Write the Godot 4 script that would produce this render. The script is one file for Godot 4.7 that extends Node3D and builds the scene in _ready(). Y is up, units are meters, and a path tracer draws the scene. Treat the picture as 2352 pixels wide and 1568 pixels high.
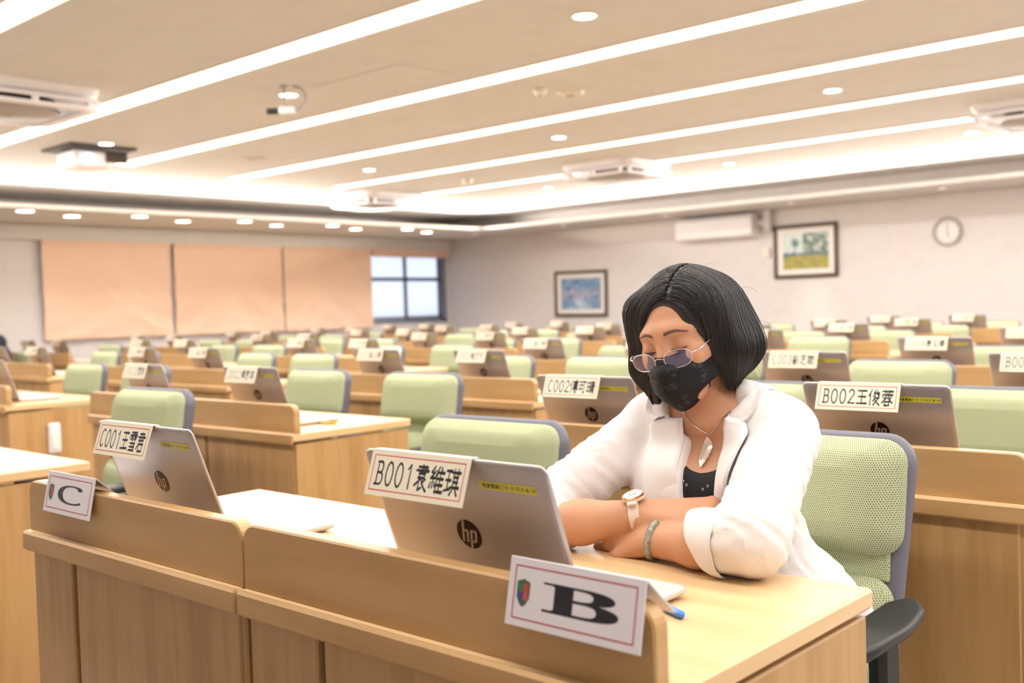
extends Node3D
# A meeting hall with rows of wooden double desks, laptops and green mesh chairs; a seated woman in a white jacket.
# x runs along the desk rows, -z runs towards the wall with the clock, y is up.

const ROW := 1.385            # distance between desk rows
const FRONT := -0.953         # z of the first row's table front
const UNIT := 0.8225          # width of one desk unit
const TOP := 0.75             # table height
const CEIL := 2.75
const SOFF := 2.45
const XW := -13.45            # wall with the blinds
const ZW := -13.2             # wall with the clock
const BLOCKS := [-0.67, -3.25, -5.86, -8.47, -11.08]   # x of the end of each block of desks

var M := {}
var rng := RandomNumberGenerator.new()
var used := {}

# ------------------------------------------------------------------ mesh builder
class MB:
	var v := PackedVector3Array()
	var n := PackedVector3Array()
	var uv := PackedVector2Array()
	var ix := PackedInt32Array()

	func vert(p: Vector3, nn: Vector3, t := Vector2.ZERO) -> int:
		v.append(p); n.append(nn); uv.append(t)
		return v.size() - 1

	func poly(pts: Array, away: Vector3, uvs := []) -> void:
		var a: Vector3 = pts[0]
		var nn := Vector3.ZERO
		for i in range(1, pts.size() - 1):
			nn += (a - pts[i + 1]).cross(a - pts[i])
		if nn.length_squared() < 1e-20:
			return
		nn = nn.normalized()
		var flip := nn.dot(away) < 0.0
		if flip:
			nn = -nn
		var b := v.size()
		for i in pts.size():
			vert(pts[i], nn, uvs[i] if uvs.size() > i else Vector2.ZERO)
		for i in range(1, pts.size() - 1):
			if flip:
				ix.append_array([b, b + i + 1, b + i])
			else:
				ix.append_array([b, b + i, b + i + 1])

	# rows of points, smooth; ref is a point inside (or a direction when is_dir)
	func grid(P: Array, wrap: bool, ref: Vector3, is_dir := false) -> void:
		var R: int = P.size()
		var C: int = P[0].size()
		var b := v.size()
		var acc := PackedVector3Array()
		acc.resize(R * C)
		var cc := C if wrap else C - 1
		for i in R - 1:
			for j in cc:
				var j2 := (j + 1) % C
				var p0: Vector3 = P[i][j]
				var p1: Vector3 = P[i][j2]
				var p2: Vector3 = P[i + 1][j2]
				var p3: Vector3 = P[i + 1][j]
				var f := (p2 - p0).cross(p1 - p3)
				acc[i * C + j] += f; acc[i * C + j2] += f
				acc[(i + 1) * C + j] += f; acc[(i + 1) * C + j2] += f
		var s := 0.0
		for i in R:
			for j in C:
				s += acc[i * C + j].dot(ref if is_dir else P[i][j] - ref)
		var sg := -1.0 if s < 0.0 else 1.0
		for i in R:
			for j in C:
				vert(P[i][j], (acc[i * C + j] * sg).normalized(), Vector2(float(j) / cc, float(i) / (R - 1)))
		for i in R - 1:
			for j in cc:
				var j2 := (j + 1) % C
				var a0 := b + i * C + j
				var a1 := b + i * C + j2
				var a2 := b + (i + 1) * C + j2
				var a3 := b + (i + 1) * C + j
				# the face normal (p2-p0)x(p1-p3) points like clockwise order p0,p3,p2,p1 reversed; test once
				if sg > 0.0:
					ix.append_array([a0, a1, a2, a0, a2, a3])
				else:
					ix.append_array([a0, a2, a1, a0, a3, a2])

	func mesh() -> ArrayMesh:
		var arr := []
		arr.resize(Mesh.ARRAY_MAX)
		arr[Mesh.ARRAY_VERTEX] = v
		arr[Mesh.ARRAY_NORMAL] = n
		arr[Mesh.ARRAY_TEX_UV] = uv
		arr[Mesh.ARRAY_INDEX] = ix
		var m := ArrayMesh.new()
		m.add_surface_from_arrays(Mesh.PRIMITIVE_TRIANGLES, arr)
		return m

	# box with chamfered edges
	func box(c: Vector3, size: Vector3, bev := 0.0, B := Basis.IDENTITY, front_uv := -1) -> void:
		var h := size * 0.5
		if bev <= 0.0:
			for a in 3:
				for s in [-1.0, 1.0]:
					var nn := Vector3.ZERO
					nn[a] = s
					var b1 := (a + 1) % 3
					var b2 := (a + 2) % 3
					var pts := []
					for q in [[-1, -1], [1, -1], [1, 1], [-1, 1]]:
						var p := Vector3.ZERO
						p[a] = s * h[a]; p[b1] = q[0] * h[b1]; p[b2] = q[1] * h[b2]
						pts.append(c + B * p)
					if front_uv == a and s > 0.0:
						# texture upright on the +a face
						var u2 := []
						for q in [[-1, -1], [1, -1], [1, 1], [-1, 1]]:
							u2.append(Vector2(0.5 + 0.5 * q[0], 0.5 - 0.5 * q[1]))
						poly(pts, B * nn, u2)
					else:
						poly(pts, B * nn)
			return
		var e := Vector3(minf(bev, h.x * 0.9), minf(bev, h.y * 0.9), minf(bev, h.z * 0.9))
		var P := {}
		for sx in [-1, 1]:
			for sy in [-1, 1]:
				for sz in [-1, 1]:
					var s := Vector3(sx, sy, sz)
					for a in 3:
						var p := Vector3.ZERO
						for k in 3:
							p[k] = s[k] * (h[k] if k == a else h[k] - e[k])
						P[[sx, sy, sz, a]] = c + B * p
		for a in 3:
			for s in [-1, 1]:
				var b1 := (a + 1) % 3
				var b2 := (a + 2) % 3
				var pts := []
				for q in [[-1, -1], [1, -1], [1, 1], [-1, 1]]:
					var k := [0, 0, 0, a]
					k[a] = s; k[b1] = q[0]; k[b2] = q[1]
					pts.append(P[k])
				var nn := Vector3.ZERO
				nn[a] = s
				poly(pts, B * nn)
		for a in 3:            # edges that run along a
			var b1 := (a + 1) % 3
			var b2 := (a + 2) % 3
			for q in [[-1, -1], [1, -1], [1, 1], [-1, 1]]:
				var k1 := [0, 0, 0, b1]; var k2 := [0, 0, 0, b1]; var k3 := [0, 0, 0, b2]; var k4 := [0, 0, 0, b2]
				for k in [k1, k2, k3, k4]:
					k[b1] = q[0]; k[b2] = q[1]
				k1[a] = -1; k2[a] = 1; k3[a] = 1; k4[a] = -1
				var nn := Vector3.ZERO
				nn[b1] = q[0]; nn[b2] = q[1]
				poly([P[k1], P[k2], P[k3], P[k4]], B * nn)
		for sx in [-1, 1]:
			for sy in [-1, 1]:
				for sz in [-1, 1]:
					poly([P[[sx, sy, sz, 0]], P[[sx, sy, sz, 1]], P[[sx, sy, sz, 2]]], B * Vector3(sx, sy, sz))

	# outline in x,y pushed from z0 to z1
	func prism(out: PackedVector2Array, z0: float, z1: float, T := Transform3D.IDENTITY, chamfer := 0.0) -> void:
		var tris := Geometry2D.triangulate_polygon(out)
		var N := out.size()
		var inner := out
		if chamfer > 0.0:
			var mid := Vector2.ZERO
			inner = PackedVector2Array()
			var cw := Geometry2D.is_polygon_clockwise(out)
			for i in N:
				var d1 := (out[i] - out[(i + N - 1) % N]).normalized()
				var d2 := (out[(i + 1) % N] - out[i]).normalized()
				var nn := (Vector2(-d1.y, d1.x) + Vector2(-d2.y, d2.x)).normalized()
				inner.append(out[i] + (-nn if cw else nn) * chamfer)
		for side in 2:
			var z := z0 if side == 0 else z1
			var nn := T.basis * Vector3(0, 0, -1 if side == 0 else 1)
			for t in range(0, tris.size(), 3):
				var pts := []
				for k in 3:
					var q := inner[tris[t + k]]
					pts.append(T * Vector3(q.x, q.y, z))
				poly(pts, nn)
		var zz := [z0, z1]
		if chamfer > 0.0:
			zz = [z0 + chamfer, z1 - chamfer]
		var ccw := not Geometry2D.is_polygon_clockwise(out)
		for i in N:
			var j := (i + 1) % N
			var d := (out[j] - out[i])
			if d.length() < 1e-7:
				continue
			var o2 := Vector2(d.y, -d.x) if ccw else Vector2(-d.y, d.x)
			var away := T.basis * Vector3(o2.x, o2.y, 0)
			poly([T * Vector3(out[i].x, out[i].y, zz[0]), T * Vector3(out[j].x, out[j].y, zz[0]), T * Vector3(out[j].x, out[j].y, zz[1]), T * Vector3(out[i].x, out[i].y, zz[1])], away)
			if chamfer > 0.0:
				poly([T * Vector3(out[i].x, out[i].y, zz[1]), T * Vector3(out[j].x, out[j].y, zz[1]), T * Vector3(inner[j].x, inner[j].y, z1), T * Vector3(inner[i].x, inner[i].y, z1)], away)
				poly([T * Vector3(out[i].x, out[i].y, zz[0]), T * Vector3(out[j].x, out[j].y, zz[0]), T * Vector3(inner[j].x, inner[j].y, z0), T * Vector3(inner[i].x, inner[i].y, z0)], away)

	# profile of (radius, height) turned about y, sharp between bands
	func lathe(prof: Array, seg: int, T := Transform3D.IDENTITY, smooth := false) -> void:
		var rings := []
		for q in prof:
			var r := PackedVector3Array()
			for j in seg:
				var a := TAU * j / seg
				r.append(T * Vector3(q.x * cos(a), q.y, q.x * sin(a)))
			rings.append(r)
		if smooth:
			var mid := T * Vector3(0, (prof[0].y + prof[-1].y) * 0.5, 0)
			grid(rings, true, mid)
			return
		for i in prof.size() - 1:
			var d: Vector2 = prof[i + 1] - prof[i]
			var nn := Vector2(d.y, -d.x)          # outward for a profile that goes up on the outside
			var r0: PackedVector3Array = rings[i]
			var r1: PackedVector3Array = rings[i + 1]
			var b := v.size()
			var bad := false
			for j in seg:
				var a := TAU * j / seg
				var w := (T.basis * Vector3(nn.x * cos(a), nn.y, nn.x * sin(a))).normalized()
				vert(r0[j], w); vert(r1[j], w)
			for j in seg:
				var k := (j + 1) % seg
				tri_out(b + 2 * j, b + 2 * j + 1, b + 2 * k + 1)
				tri_out(b + 2 * j, b + 2 * k + 1, b + 2 * k)

	func tube(pts: Array, rad, sides := 8, caps := true, flat_y := 1.0) -> void:
		var N := pts.size()
		var rings := []
		var up := Vector3.UP
		var t0: Vector3 = (pts[1] - pts[0]).normalized()
		if absf(t0.dot(up)) > 0.9:
			up = Vector3.RIGHT
		var side := t0.cross(up).normalized()
		for i in N:
			var t: Vector3
			if i == 0:
				t = pts[1] - pts[0]
			elif i == N - 1:
				t = pts[N - 1] - pts[N - 2]
			else:
				t = pts[i + 1] - pts[i - 1]
			t = t.normalized()
			side = (side - t * side.dot(t)).normalized()
			var u := side.cross(t)
			var r: float = rad[i] if rad is Array else rad
			var ring := PackedVector3Array()
			for j in sides:
				var a := TAU * j / sides
				ring.append(pts[i] + side * (cos(a) * r) + u * (sin(a) * r * flat_y))
			rings.append(ring)
		var b := v.size()
		for i in N:
			for j in sides:
				vert(rings[i][j], (rings[i][j] - pts[i]).normalized(), Vector2(float(j) / sides, float(i) / N))
		for i in N - 1:
			for j in sides:
				var k := (j + 1) % sides
				var a0 := b + i * sides + j
				var a1 := b + i * sides + k
				var a2 := a1 + sides
				var a3 := a0 + sides
				tri_out(a0, a1, a2); tri_out(a0, a2, a3)
		if caps:
			poly(Array(rings[0]), pts[0] - pts[1])
			poly(Array(rings[N - 1]), pts[N - 1] - pts[N - 2])

	func tri_out(a: int, b: int, c: int) -> void:
		var f := (v[a] - v[c]).cross(v[a] - v[b])
		if f.dot(n[a] + n[b] + n[c]) < 0.0:
			ix.append_array([a, c, b])
		else:
			ix.append_array([a, b, c])

	# closed rings stacked and capped at both ends
	func rings(R: Array, ref: Vector3, cap0 := true, cap1 := true) -> void:
		grid(R, true, ref)
		if cap0:
			poly(Array(R[0]), _mid(R[0]) - _mid(R[1]) if R.size() > 1 else Vector3.UP)
		if cap1:
			poly(Array(R[-1]), _mid(R[-1]) - _mid(R[-2]))

	func _mid(r) -> Vector3:
		var s := Vector3.ZERO
		for p in r:
			s += p
		return s / r.size()

# ------------------------------------------------------------------ signed distance field, meshed as surface nets
class Field:
	var o: Vector3
	var c: float
	var nx: int
	var ny: int
	var nz: int
	var d: PackedFloat32Array

	func _init(lo: Vector3, hi: Vector3, cell: float) -> void:
		o = lo; c = cell
		nx = int(ceil((hi.x - lo.x) / cell)) + 1
		ny = int(ceil((hi.y - lo.y) / cell)) + 1
		nz = int(ceil((hi.z - lo.z) / cell)) + 1
		d.resize(nx * ny * nz)
		d.fill(0.2)

	func span(lo: Vector3, hi: Vector3) -> Array:
		var a := (lo - o) / c
		var b := (hi - o) / c
		return [clampi(int(floor(a.x)), 0, nx), clampi(int(ceil(b.x)) + 1, 0, nx), clampi(int(floor(a.y)), 0, ny), clampi(int(ceil(b.y)) + 1, 0, ny), clampi(int(floor(a.z)), 0, nz), clampi(int(ceil(b.z)) + 1, 0, nz)]

	func put(i: int, q: float, k: float, cut: bool) -> void:
		var e := d[i]
		if cut:
			q = -q
			var hc := maxf(k - absf(e - q), 0.0)
			d[i] = maxf(e, q) + hc * hc / (4.0 * k)
		else:
			var h := maxf(k - absf(e - q), 0.0)
			d[i] = minf(e, q) - h * h / (4.0 * k)

	func cap(a: Vector3, b: Vector3, ra: float, rb: float, k := 0.02, cut := false) -> void:
		var R := maxf(ra, rb) + k + 3.0 * c
		var s := span(Vector3(minf(a.x, b.x), minf(a.y, b.y), minf(a.z, b.z)) - Vector3.ONE * R, Vector3(maxf(a.x, b.x), maxf(a.y, b.y), maxf(a.z, b.z)) + Vector3.ONE * R)
		var ab := b - a
		var l2 := maxf(ab.length_squared(), 1e-9)
		for z in range(s[4], s[5]):
			for y in range(s[2], s[3]):
				var i: int = (z * ny + y) * nx + s[0]
				for x in range(s[0], s[1]):
					var p := o + Vector3(x, y, z) * c - a
					var t := clampf(p.dot(ab) / l2, 0.0, 1.0)
					put(i, (p - ab * t).length() - (ra + (rb - ra) * t), k, cut)
					i += 1

	func ell(ctr: Vector3, r: Vector3, k := 0.02, cut := false, B := Basis.IDENTITY) -> void:
		var m := maxf(r.x, maxf(r.y, r.z)) + k + 3.0 * c
		var s := span(ctr - Vector3.ONE * m, ctr + Vector3.ONE * m)
		var Bt := B.transposed()
		var r1 := Vector3(1.0 / r.x, 1.0 / r.y, 1.0 / r.z)
		for z in range(s[4], s[5]):
			for y in range(s[2], s[3]):
				var i: int = (z * ny + y) * nx + s[0]
				for x in range(s[0], s[1]):
					var q := Bt * (o + Vector3(x, y, z) * c - ctr)
					var a := q * r1
					var k0 := a.length()
					var k1 := (a * r1).length()
					put(i, k0 * (k0 - 1.0) / maxf(k1, 1e-6), k, cut)
					i += 1

	# keeps what lies on the side n·p < w
	func half(nn: Vector3, w: float, k := 0.005) -> void:
		var i := 0
		for z in nz:
			for y in ny:
				for x in nx:
					var q := nn.dot(o + Vector3(x, y, z) * c) - w
					var e := d[i]
					var h := maxf(k - absf(e - q), 0.0)
					d[i] = maxf(e, q) + h * h / (4.0 * k)
					i += 1

	# cuts away where fn(point) is negative
	func carve(fn: Callable, k := 0.004) -> void:
		var i := 0
		for z in nz:
			for y in ny:
				for x in nx:
					if d[i] < 0.03:
						put(i, fn.call(o + Vector3(x, y, z) * c), k, true)
					i += 1

	func at(p: Vector3) -> float:
		var q := (p - o) / c
		var x := clampi(int(floor(q.x)), 0, nx - 2)
		var y := clampi(int(floor(q.y)), 0, ny - 2)
		var z := clampi(int(floor(q.z)), 0, nz - 2)
		var f := q - Vector3(x, y, z)
		f = f.clamp(Vector3.ZERO, Vector3.ONE)
		var i := (z * ny + y) * nx + x
		var r := nx
		var l := nx * ny
		return lerpf(lerpf(lerpf(d[i], d[i + 1], f.x), lerpf(d[i + r], d[i + r + 1], f.x), f.y), lerpf(lerpf(d[i + l], d[i + l + 1], f.x), lerpf(d[i + l + r], d[i + l + r + 1], f.x), f.y), f.z)

	func grad(p: Vector3) -> Vector3:
		var e := c
		return Vector3(at(p + Vector3(e, 0, 0)) - at(p - Vector3(e, 0, 0)), at(p + Vector3(0, e, 0)) - at(p - Vector3(0, e, 0)), at(p + Vector3(0, 0, e)) - at(p - Vector3(0, 0, e))).normalized()

	# pushes p along dir until it meets the surface raised by off
	func drop(p: Vector3, dir: Vector3, off := 0.0, far := 0.5) -> Vector3:
		var t := 0.0
		for k in 80:
			var q := at(p + dir * t) - off
			if q < 0.0006:
				break
			t += maxf(q * 0.8, 0.0008)
			if t > far:
				break
		return p + dir * t

	func snap(p: Vector3, off: float) -> Vector3:
		for k in 3:
			p -= grad(p) * (at(p) - off)
		return p

	# bump: Callable(point, normal) -> how far to push the vertex out
	func mesh(mb: MB, T := Transform3D.IDENTITY, bump = null) -> void:
		var cell := PackedInt32Array()
		cell.resize(nx * ny * nz)
		cell.fill(-1)
		var r := nx
		var l := nx * ny
		var offs := [0, 1, r, r + 1, l, l + 1, l + r, l + r + 1]
		var edges := [[0, 1], [2, 3], [4, 5], [6, 7], [0, 2], [1, 3], [4, 6], [5, 7], [0, 4], [1, 5], [2, 6], [3, 7]]
		var cs := [Vector3(0, 0, 0), Vector3(1, 0, 0), Vector3(0, 1, 0), Vector3(1, 1, 0), Vector3(0, 0, 1), Vector3(1, 0, 1), Vector3(0, 1, 1), Vector3(1, 1, 1)]
		for z in nz - 1:
			for y in ny - 1:
				var i := (z * ny + y) * nx
				for x in nx - 1:
					var d0 := d[i]
					if d0 < 3.0 * c and d0 > -3.0 * c:
						var m := 0
						for k in 8:
							if d[i + offs[k]] < 0.0:
								m += 1
						if m > 0 and m < 8:
							var s := Vector3.ZERO
							var cnt := 0
							for e in edges:
								var a: float = d[i + offs[e[0]]]
								var b: float = d[i + offs[e[1]]]
								if (a < 0.0) != (b < 0.0):
									var t := a / (a - b)
									s += cs[e[0]].lerp(cs[e[1]], t)
									cnt += 1
							var p := o + (Vector3(x, y, z) + s / cnt) * c
							var g := grad(p)
							p -= g * clampf(at(p), -0.5 * c, 0.5 * c)
							if bump != null:
								p += g * float(bump.call(p, g))
							cell[i] = mb.vert(T * p, (T.basis * g).normalized(), Vector2(p.x, p.y))
					i += 1
		for z in range(1, nz - 1):
			for y in range(1, ny - 1):
				var i := (z * ny + y) * nx + 1
				for x in range(1, nx - 1):
					if absf(d[i]) < 2.5 * c:
						var inn := d[i] < 0.0
						if inn != (d[i + 1] < 0.0):
							_quad(mb, cell[i], cell[i - r], cell[i - r - l], cell[i - l])
						if inn != (d[i + r] < 0.0):
							_quad(mb, cell[i], cell[i - 1], cell[i - 1 - l], cell[i - l])
						if inn != (d[i + l] < 0.0):
							_quad(mb, cell[i], cell[i - 1], cell[i - 1 - r], cell[i - r])
					i += 1

	func _quad(mb: MB, a: int, b: int, e: int, f: int) -> void:
		if a < 0 or b < 0 or e < 0 or f < 0:
			return
		mb.tri_out(a, b, e)
		mb.tri_out(a, e, f)

	func refine_bumped(mb: MB, from_v: int, from_i: int) -> void:
		# smooth normals anew after the vertices were pushed
		var acc := PackedVector3Array()
		acc.resize(mb.v.size() - from_v)
		for t in range(from_i, mb.ix.size(), 3):
			var a := mb.ix[t]; var b := mb.ix[t + 1]; var e := mb.ix[t + 2]
			var f := (mb.v[a] - mb.v[e]).cross(mb.v[a] - mb.v[b])
			acc[a - from_v] += f; acc[b - from_v] += f; acc[e - from_v] += f
		for i in acc.size():
			if acc[i].length_squared() > 0.0:
				mb.n[from_v + i] = acc[i].normalized()

# ------------------------------------------------------------------ nodes
func numbered(called: String) -> String:
	if not used.has(called):
		used[called] = 0
		return called
	used[called] += 1
	return "%s_%03d" % [called, used[called]]

func obj(called: String, m, mat: Material, parent: Node = null) -> MeshInstance3D:
	var o := MeshInstance3D.new()
	o.mesh = m.mesh() if m is MB else m
	o.material_override = mat
	o.cast_shadow = GeometryInstance3D.SHADOW_CASTING_SETTING_ON
	if parent == null:
		o.name = numbered(called)
		add_child(o)
	else:
		o.name = called
		parent.add_child(o, true)
	return o

func tag(o: Node, label: String, category := "", group := "") -> void:
	o.set_meta("label", label)
	if category:
		o.set_meta("category", category)
	if group:
		o.set_meta("group", group)

func thing(called: String, label: String, category: String, at := Vector3.ZERO, turn := 0.0, group := "") -> Node3D:
	var o := Node3D.new()
	o.name = numbered(called)
	add_child(o)
	o.position = at
	o.rotation.y = turn
	tag(o, label, category, group)
	return o

func copy(src: Node3D, label: String, at: Vector3, turn := 0.0, group := "") -> Node3D:
	var base := String(src.name)
	if base.length() > 4 and base.right(3).is_valid_int() and base[base.length() - 4] == "_":
		base = base.left(base.length() - 4)
	var o: Node3D = src.duplicate()
	o.name = numbered(base)
	add_child(o)
	o.position = at
	o.rotation = Vector3(0, turn, 0)
	o.set_meta("label", label)
	if group:
		o.set_meta("group", group)
	elif o.has_meta("group"):
		o.remove_meta("group")
	return o

func struct(called: String, m, mat: Material, label := "") -> MeshInstance3D:
	var o := obj(called, m, mat)
	o.set_meta("kind", "structure")
	if label:
		o.set_meta("label", label)
	return o

func mat(col: Color, rough := 0.6, metal := 0.0, spec := 0.5) -> StandardMaterial3D:
	var m := StandardMaterial3D.new()
	m.albedo_color = col
	m.roughness = rough
	m.metallic = metal
	m.metallic_specular = spec
	return m

func glow(col: Color, e: float) -> StandardMaterial3D:
	var m := mat(Color(0.9, 0.9, 0.9), 0.5)
	m.emission_enabled = true
	m.emission = col
	m.emission_energy_multiplier = e
	return m

func rrect(w: float, h: float, r: float, k := 5) -> PackedVector2Array:
	var out := PackedVector2Array()
	r = minf(r, minf(w, h) * 0.499)
	for q in [[1, 1, 0.0], [-1, 1, PI / 2], [-1, -1, PI], [1, -1, 3 * PI / 2]]:
		for i in k + 1:
			var a: float = q[2] + PI / 2 * i / k
			out.append(Vector2(q[0] * (w / 2 - r) + r * cos(a), q[1] * (h / 2 - r) + r * sin(a)))
	return out

# a pad: rounded outlines stacked by (inset, depth) along z
func pad(mb: MB, w: float, h: float, r: float, prof: Array, T: Transform3D, k := 5) -> void:
	var R := []
	for q in prof:
		var o := rrect(w - 2 * q.x, h - 2 * q.x, maxf(r - q.x * 0.7, 0.004), k)
		var ring := PackedVector3Array()
		for p in o:
			ring.append(T * Vector3(p.x, p.y, q.y))
		R.append(ring)
	mb.rings(R, T * Vector3(0, 0, prof[0].y))

func light_area(at: Vector3, size: Vector2, basis: Basis, col: Color, radiance: float, called: String) -> void:
	var l := AreaLight3D.new()
	l.name = numbered(called)
	l.area_size = size
	l.area_normalize_energy = false
	l.light_energy = radiance / PI
	l.light_color = col
	l.shadow_enabled = true
	l.set("area_range", 40.0)
	l.set("area_attenuation", 2.0)
	add_child(l)
	l.transform = Transform3D(basis, at)

func light_spot(at: Vector3, dir: Vector3, ang: float, col: Color, e: float, called: String) -> void:
	var l := SpotLight3D.new()
	l.name = numbered(called)
	l.spot_angle = ang
	l.spot_range = 30.0
	l.spot_attenuation = 2.0
	l.light_energy = e
	l.light_color = col
	l.light_size = 0.04
	l.shadow_enabled = true
	add_child(l)
	l.position = at
	l.basis = Basis.looking_at(dir, Vector3.RIGHT if absf(dir.y) > 0.9 else Vector3.UP)

# ------------------------------------------------------------------ pictures and print
func ramp(cols: Array, offs: Array) -> Gradient:
	var g := Gradient.new()
	g.offsets = PackedFloat32Array(offs)
	var c := PackedColorArray()
	for q in cols:
		c.append(q)
	g.colors = c
	return g

func noise_tex(sz: int, freq: float, cols: Array, offs: Array, sd: int, oct := 4, sx := 1.0, sy := 1.0, warp := 0.0) -> ImageTexture:
	# computed picture; sx, sy stretch the grain; tiles by mirroring the noise over a torus is not needed at these scales
	var nz := FastNoiseLite.new()
	nz.seed = sd
	nz.noise_type = FastNoiseLite.TYPE_SIMPLEX_SMOOTH
	nz.frequency = freq
	nz.fractal_octaves = oct
	var g := ramp(cols, offs)
	var im := Image.create(sz, sz, false, Image.FORMAT_RGB8)
	for y in sz:
		for x in sz:
			# blend the seams so the picture repeats
			var fx := float(x) / sz
			var fy := float(y) / sz
			var a := nz.get_noise_2d(x * sx, y * sy)
			var b := nz.get_noise_2d((x - sz) * sx, y * sy)
			var c2 := nz.get_noise_2d(x * sx, (y - sz) * sy)
			var d2 := nz.get_noise_2d((x - sz) * sx, (y - sz) * sy)
			var wx := smoothstep(0.7, 1.0, fx)
			var wy := smoothstep(0.7, 1.0, fy)
			var q := lerpf(lerpf(a, b, wx), lerpf(c2, d2, wx), wy)
			im.set_pixel(x, y, g.sample(clampf(0.5 + 0.7 * q, 0.0, 1.0)))
	return ImageTexture.create_from_image(im)

# a brush stroke on an image: thick when it runs across, thin when it runs down
func stroke(im: Image, pts: Array, wh: float, wv: float, col: Color, org: Vector2, sc: Vector2) -> void:
	for i in pts.size() - 1:
		var a := org + Vector2(pts[i][0], pts[i][1]) * sc
		var b := org + Vector2(pts[i + 1][0], pts[i + 1][1]) * sc
		var d := b - a
		var f := absf(d.x) / maxf(absf(d.x) + absf(d.y), 1e-5)
		var w := lerpf(wv, wh, f) * 0.5
		var l2 := maxf(d.length_squared(), 1e-6)
		for y in range(maxi(0, int(minf(a.y, b.y) - w - 1)), mini(im.get_height(), int(maxf(a.y, b.y) + w + 2))):
			for x in range(maxi(0, int(minf(a.x, b.x) - w - 1)), mini(im.get_width(), int(maxf(a.x, b.x) + w + 2))):
				var p := Vector2(x + 0.5, y + 0.5)
				var t := clampf((p - a).dot(d) / l2, 0.0, 1.0)
				var e := (p - a - d * t).length() - w * (0.8 + 0.35 * t)
				if e < 0.7:
					im.set_pixel(x, y, im.get_pixel(x, y).lerp(col, clampf(0.7 - e, 0.0, 1.0)))

func oval(x0: float, y0: float, x1: float, y1: float, from := 0.0, to := 360.0) -> Array:
	var out := []
	var k := int(ceil(absf(to - from) / 20.0))
	for i in k + 1:
		var a := deg_to_rad(lerpf(from, to, float(i) / k))
		out.append([(x0 + x1) / 2 + (x1 - x0) / 2 * cos(a), (y0 + y1) / 2 - (y1 - y0) / 2 * sin(a)])
	return out

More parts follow.
